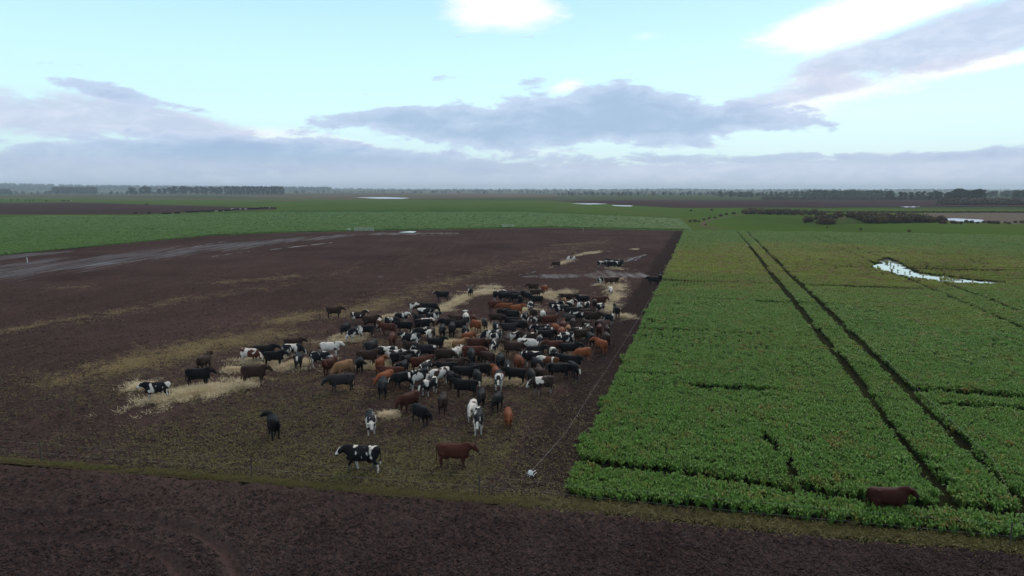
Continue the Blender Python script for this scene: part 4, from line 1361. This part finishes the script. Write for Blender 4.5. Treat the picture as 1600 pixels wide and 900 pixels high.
gate(G(569, 361.5), 6.6, 1.35, 0.0, 'grey metal gate panel at the far edge of the mud', M['galv'])
gate(G(794, 355.5), 4.6, 1.1, 0.1, 'small pale metal gate panel beside the far crop corner', M['galv'], 4)
bm = bmesh.new(); ring_loft(bm, [(Vector((0, 0, z)), Vector((0, 0.001, 1)), r_, r_) for z, r_ in ((0, .75), (0.55, .72), (0.6, .70), (0.56, .6), (0.3, .55))], 16, 2.0)
tag(obj('water_trough', bm_mesh('water_trough', bm, M['concrete']), None, G(545, 360)), 'pale round water trough beside the metal gate panel', 'trough')
for px, py, h_, lab in ((43, 411, 1.1, 'white post standing in the wet mud by the leafy field'), (911, 362, 1.5, 'pale thin post on the far mud edge'), (1078, 364, 1.6, 'pale post at the far corner of the crop')):
    p = G(px, py)
    tag(obj('marker_post', post_mesh('marker_post', h_, 0.05, M['white'] if px < 100 else M['concrete']), None, p), lab, 'post')


# ------------------------------------------------------------------ bushes, trees, hills
def foliage(name, lobes, n, size, m, seed, flat=0.0):
    """leafy faces spread through the volume of a few lobes"""
    r = np.random.default_rng(seed); V = []; Fc = []
    tot = sum(l[3] * l[4] * l[5] for l in lobes)
    for (cx, cy, cz, rx, ry, rz) in lobes:
        k = max(6, int(n * rx * ry * rz / tot))
        d = r.normal(0, 1, (k, 3)); d /= np.linalg.norm(d, axis=1)[:, None]
        rr = r.uniform(0.35, 1.08, k) ** 0.6
        p = d * rr[:, None] * np.array([rx, ry, rz]) + np.array([cx, cy, cz])
        for q, dn in zip(p, d):
            nrm = dn + r.normal(0, 0.7, 3); nrm /= np.linalg.norm(nrm)
            a = np.cross(nrm, r.normal(0, 1, 3)); a /= np.linalg.norm(a) + 1e-9; b = np.cross(nrm, a)
            s = size * r.uniform(0.5, 1.25)
            i = len(V)
            V += [q - a * s, q + b * s * 0.6, q + a * s, q - b * s * 0.55]
            Fc.append((i, i + 1, i + 2, i + 3))
    return mesh(name, V, Fc, m)


def limb_mesh(name, h, r, spread, seed):
    rr = random.Random(seed); bm = bmesh.new()
    add_tube(bm, [(0, 0, -0.3), (0.1, 0, h * 0.35), (-0.1, 0.1, h * 0.8)], [r, r * 0.75, r * 0.25], 7)
    for k in range(6):
        a = k * 1.1 + rr.uniform(0, .5); z = h * rr.uniform(0.3, 0.65)
        add_tube(bm, [(0, 0, z), (math.cos(a) * spread * .5, math.sin(a) * spread * .5, z + h * .12), (math.cos(a) * spread, math.sin(a) * spread, z + h * 0.2)], [r * .4, r * .25, r * .1], 5)
    return bm_mesh(name, bm, M['bark'])


def lobes_tree(h, w_, seed, low=0.22, tall=False):
    r = random.Random(seed); L = []
    for k in range(11):
        z = h * (low + (1 - low) * (k + 0.5) / 11)
        sp = w_ * (0.55 if tall else math.sin(math.pi * min(0.97, 0.22 + 0.72 * (k / 11))) * 0.62)
        a = r.uniform(0, 6.28)
        L.append((math.cos(a) * sp * 0.6, math.sin(a) * sp * 0.6, min(z, h * 0.9), w_ * r.uniform(.32, .48), w_ * r.uniform(.32, .48), h * r.uniform(.08, .14)))
    return L


def bush_kit(seed, w_, h, m, n, size):
    r = random.Random(seed)
    return foliage('gorse_foliage', [(r.uniform(-.5, .5) * w_, r.uniform(-.4, .4) * w_, h * r.uniform(.3, .6), w_ * r.uniform(.3, .5), w_ * r.uniform(.3, .5), h * r.uniform(.35, .5)) for _ in range(7)], n, size, m, seed)


bush_stem = limb_mesh('gorse_stem', 1.6, 0.10, 0.9, 5)
bush_kits = [bush_kit(s, 2.2, 2.2, M['gorse'], 620, 0.26) for s in range(4)]
scrub_kits = [bush_kit(s + 40, 2.6, 2.6, M['scrub'], 420, 0.32) for s in range(3)]


def bush(p, sc, k, label, group, kits=bush_kits, name='gorse_bush', z=0.0):
    o = tag(empty(name, (p.x, p.y, z), random.uniform(0, 6.28), sc), label, 'bush', group)
    obj('foliage', kits[k % len(kits)], o); obj('stem', bush_stem, o)
    return o


# sand bank with gorse
b0, b1 = G(1282, 350), G(1480, 345)
bc = (b0 + b1) / 2


def bank_h(px):
    return np.interp(px, [1278, 1300, 1330, 1380, 1420, 1440, 1480], [0.0, 1.6, 2.4, 2.2, 1.5, 1.6, 0.0])


bv = []; bf = []; NX, NY = 70, 16
for i in range(NX):
    px = 1276 + (1486 - 1276) * i / (NX - 1)
    c0 = G(px, 351 - (px - 1276) * 0.018)
    for j in range(NY):
        t = j / (NY - 1)
        hh = float(bank_h(px)) * math.sin(math.pi * t) ** 0.7 * (0.75 + 0.5 * float(fbm(np.array([px * 0.06]), np.array([t * 3.0]), 4, 3)[0]))
        bv.append((c0.x + random.uniform(-.2, .2), c0.y + 22 * t, -0.05 + hh))
for i in range(NX - 1):
    for j in range(NY - 1):
        k = i * NY + j
        bf.append((k, k + NY, k + NY + 1, k + 1))
structure('sand_bank', mesh('sand_bank', bv, bf, M['bank'], True))
# eroded sandy face: a low scarp of its own in front of the bank
sv = []; sf = []
for i in range(22):
    px = 1302 + 44 * i / 21
    c0 = G(px, 349.6)
    for j in range(7):
        t = j / 6
        top = math.sin(math.pi * min(1, max(0, i / 21))) * 2.6 * random.uniform(0.8, 1.15)
        sv.append((c0.x + random.uniform(-.25, .25), c0.y - 0.5 + 6.5 * t + random.uniform(-.4, .4), -0.02 + top * t ** 0.8 + random.uniform(-.1, .18)))
for i in range(21):
    for j in range(6):
        k = i * 7 + j
        sf.append((k, k + 7, k + 8, k + 1))
structure('sand_face', mesh('sand_face', sv, sf, M['sand']))
spots = []
for i in range(60):
    px = 1284 + 200 * ((i * 0.6180339) % 1.0); t = random.uniform(0.03, 0.85)
    if 1303 < px < 1344 and t < 0.42: continue
    spots.append((px, t))
for i in range(24):
    spots.append((random.uniform(1350, 1484), random.uniform(0.0, 0.18)))
for i in range(22):
    spots.append((random.uniform(1348, 1425), random.uniform(0.1, 0.6)))
spots += [(1286, .05), (1291, .0), (1298, .03), (1358, .02), (1400, .03), (1442, .25), (1446, .25), (1450, .02)]
for i, (px, t) in enumerate(spots):
    c0 = G(px, 351 - (px - 1276) * 0.018); c0.y += 22 * t
    hh = float(bank_h(px)) * math.sin(math.pi * t) ** 0.7 * 0.9
    green = i % 6 == 0
    gs = random.uniform(0.85, 1.5)
    where = 'beside the bare sandy face' if px < 1303 or 1343 < px < 1362 else ('at the foot of the sandy bank' if t < 0.2 else ('along the crest of the sandy bank' if t < 0.6 else 'behind the crest of the sandy bank'))
    bush(c0, gs, i, '%s brown gorse bush %s' % ('large' if gs > 1.12 else 'smaller', where), 'gorse on the sandy bank', z=hh - 0.15)
for i in range(38):
    px = 1160 + 128 * i / 37 + random.uniform(-3, 3)
    bush(G(px, 333.0 + 3.0 * math.sin(i * 1.7) * .5 + (px - 1160) * 0.022), random.uniform(0.85, 1.5), i, 'brown gorse bush in the low far thicket edging the bright paddock', 'gorse of the far thicket')
for i in range(24):
    px = 1470 + 190 * i / 23 + random.uniform(-3, 3)
    bush(G(px, 349 + random.uniform(-1, 1)), random.uniform(0.4, 0.75) if px > 1500 else random.uniform(.5, .8), i, 'low dark bush in the hedge line before the marsh', 'hedge bushes before the marsh')
for i, (px, py, s) in enumerate([(1078, 347, .55), (1086, 346.5, .6), (1092, 347, .4), (1100, 344, .45), (1108, 342, .5), (1117, 341, .45), (1102, 352, .25), (1126, 338, .6), (1135, 335.5, .6), (1146, 334.5, .7), (1080, 330, .6), (1112, 329, .6), (1345, 359.5, .35), (1420, 362, .35), (1293, 356, .3)]):
    bush(G(px, py), s, i, 'small dark bush along the winding ditch bank', 'bushes along the ditch')
# the ditch that winds beside them
dt = [G(1180, 333), G(1140, 338), G(1112, 343), G(1098, 348), G(1100, 354), G(1122, 358)]
vs2 = []
for i, p in enumerate(dt):
    d = (dt[min(i + 1, 5)] - dt[max(i - 1, 0)]).normalized(); s = Vector((-d.y, d.x, 0)) * 1.3
    vs2 += [(p.x + s.x, p.y + s.y, 0.01), (p.x - s.x, p.y - s.y, 0.01)]
structure('ditch', mesh('ditch', vs2, [(2 * i, 2 * i + 1, 2 * i + 3, 2 * i + 2) for i in range(5)], M['heath']))
# far dark hedge across the marsh
hp = []
for px in np.linspace(1195, 1700, 300):
    p = G(px, 331.8 + random.uniform(-0.3, 0.3) + (px - 1300) * 0.001); hp.append((p.x, p.y, -0.05))
hp = np.array(hp); n = len(hp)
scatter('far_hedge', hp, zrots(n), uni(rng.uniform(0.3, 0.55, n)), [bush_kits[0], bush_kits[1]], 'long low dark hedge across the flat beyond the gorse', 'hedge')

# shelter belts and copses: single trees
tree_kits = [(foliage('crown', lobes_tree(22, 12, s), 1300, 1.1, M['pine'], s), limb_mesh('trunk', 20, 0.55, 4.0, s)) for s in range(4)]
slim_kits = [(foliage('crown', lobes_tree(23, 6.6, s + 30, 0.12, True), 900, 0.9, M['pine'], s + 30), limb_mesh('trunk', 21, 0.42, 2.4, s + 30)) for s in range(4)]


def tree(p, sc, k, label, group, kits=tree_kits, name='tree'):
    o = tag(empty(name, (p.x, p.y, -0.05), random.uniform(0, 6.28), sc), label, 'tree', group)
    cr, tr = kits[k % len(kits)]
    obj('crown', cr, o); obj('trunk', tr, o)


DB = 1830.0
for i in range(19):
    px = 209 + 141 * i / 18 + random.uniform(-2, 2)
    if abs(px - 247) < 3: continue
    tree(at(px, DB + random.uniform(-20, 20)), random.uniform(0.85, 1.08) * (0.85 if 248 < px < 270 else 1), i, 'broad round-crowned dark tree in the far shelter belt', 'round-crowned shelter belt trees')
for i in range(26):
    px = 357 + 89 * i / 25
    tree(at(px, DB - 20 + random.uniform(-8, 8)), random.uniform(0.96, 1.04), i, 'slim straight dark tree in the close-planted far shelter belt', 'slim shelter belt trees', slim_kits, 'shelter_tree')
for i in range(12):
    px = 1382 + 100 * i / 11 + random.uniform(-2, 2)
    tree(at(px, 960 + random.uniform(-25, 25)), random.uniform(0.42, 0.6), i, 'low round tree in the row beyond the brown scrub', 'low trees beyond the scrub')
for i, (px, s) in enumerate([(1476, .5), (1482, .58), (1488, .66), (1493, .72), (1499, .64), (1505, .62), (1511, .58), (1517, .66), (1522, .68), (1528, .64)]):
    tree(at(px, 860 + random.uniform(-10, 10)), s * 1.02, i, 'tall dark tree in the small copse above the brown scrub', 'copse above the scrub')
# small tree clumps scattered over the plain
far_clump = [foliage('far_tree', lobes_tree(13, 8, s + 60, 0.08), 150, 1.5, M['pine'], s + 60) for s in range(3)]
far_scrub = [foliage('far_scrub', [(0, 0, 2.2, 4, 3, 2.4), (3, 1, 1.6, 3, 3, 1.8), (-3, 0, 1.8, 3, 3, 2)], 160, 0.7, M['scrub'], s + 80) for s in range(3)]


def wood(name, segs, label, protos=far_clump, cat='wood', hill=None):
    pts = []; sc = []
    for x0, x1, d0, d1, n, s0, s1 in segs:
        px = rng.uniform(x0, x1, n); d = rng.uniform(d0, d1, n)
        X = (px - 800) / F * d
        z = np.zeros(n) - 0.05 if hill is None else hill(X, d)
        pts.append(np.c_[X, d, z]); sc.append(rng.uniform(s0, s1, n))
    pts = np.concatenate(pts); sc = np.concatenate(sc); n = len(pts)
    return scatter(name, pts, zrots(n), uni(sc), protos, label, cat)


wood('scrub_thicket', [(1463, 1720, 640, 740, 420, 0.75, 1.35), (1190, 1480, 960, 1010, 200, 0.7, 1.1)], 'wide brown leafless scrub thicket under the copse', far_scrub, 'scrub')
wood('far_woodland', [(1120, 1390, 1250, 1700, 200, 0.35, 0.95), (1250, 1375, 1250, 1290, 60, 0.8, 1.1), (1520, 1900, 1200, 1500, 200, .7, 1.0), (1580, 1900, 900, 950, 60, 0.9, 1.1)], 'low dark woodland on the flat behind the brown field')
wood('far_woodland', [(870, 1140, 1500, 2600, 200, 0.25, 0.75), (430, 900, 2400, 3800, 200, 0.35, 0.95), (-200, 260, 1900, 2200, 90, 0.5, 0.9), (190, 450, 1880, 2400, 60, 0.4, 0.7), (600, 1500, 3800, 5200, 500, 0.9, 1.5)], 'thin blue-grey line of trees along the horizon')
wood('far_woodland', [(90, 158, 2350, 2450, 170, 1.4, 1.75), (-60, 22, 2300, 2400, 80, 1.0, 1.35)], 'dark blocks of plantation before the low hills')


def hill_h(X, d):
    px = 800 + F * X / d
    return np.interp(px, [-600, -200, 40, 120, 300, 480, 700, 900, 1050, 1200, 2200], [75, 62, 52, 40, 31, 22, 12, 9, 16, 8, 14]) * np.clip((d - 3800) / 1600, 0, 1) ** 0.8


hv = []; hf = []
HX, HY = 90, 14
for j in range(HY):
    d = 3800 + 350 * j
    for i in range(HX):
        px = -700 + 3000 * i / (HX - 1)
        X = (px - 800) / F * d
        z = float(hill_h(np.array([X]), np.array([d]))[0]) if j < HY - 3 else float(hill_h(np.array([X]), np.array([3800 + 350 * (HY - 4)]))[0]) * (HY - 1 - j) / 3
        hv.append((X, d, z * (0.85 + 0.3 * float(fbm(np.array([X * 0.003]), np.array([d * 0.003]), 2, 2)[0])) - 0.3))
for j in range(HY - 1):
    for i in range(HX - 1):
        k = j * HX + i
        hf.append((k, k + 1, k + HX + 1, k + HX))
structure('low_hills', mesh('low_hills', hv, hf, M['plain'], True))
wood('far_woodland', [(-500, 520, 4000, 5400, 2600, 0.9, 1.7), (480, 1100, 4400, 5600, 300, 0.6, 1.1), (1000, 1900, 4400, 5600, 200, .6, 1.1)], 'blue wooded low hills on the horizon', hill=lambda X, d: hill_h(X, d) * 0.92 - 1.0)

# ------------------------------------------------------------------ haze
bm = bmesh.new()
add_box(bm, (0, 8500, 48), (33000, 19600, 101))
hm = bpy.data.materials.new('haze'); hm.use_nodes = True
ht = NT(hm.node_tree); ht.n.clear()
ho = ht.n.new('ShaderNodeOutputMaterial'); pv = ht.n.new('ShaderNodeVolumePrincipled')
pv.inputs['Color'].default_value = (0.72, 0.86, 1.0, 1); pv.inputs['Density'].default_value = 1.3e-4
pv.inputs['Anisotropy'].default_value = 0.2
ht.l.new(pv.outputs[0], ho.inputs['Volume'])
tag(obj('haze', bm_mesh('haze', bm, hm)), 'pale blue distance haze over the plain', 'haze', kind='stuff')
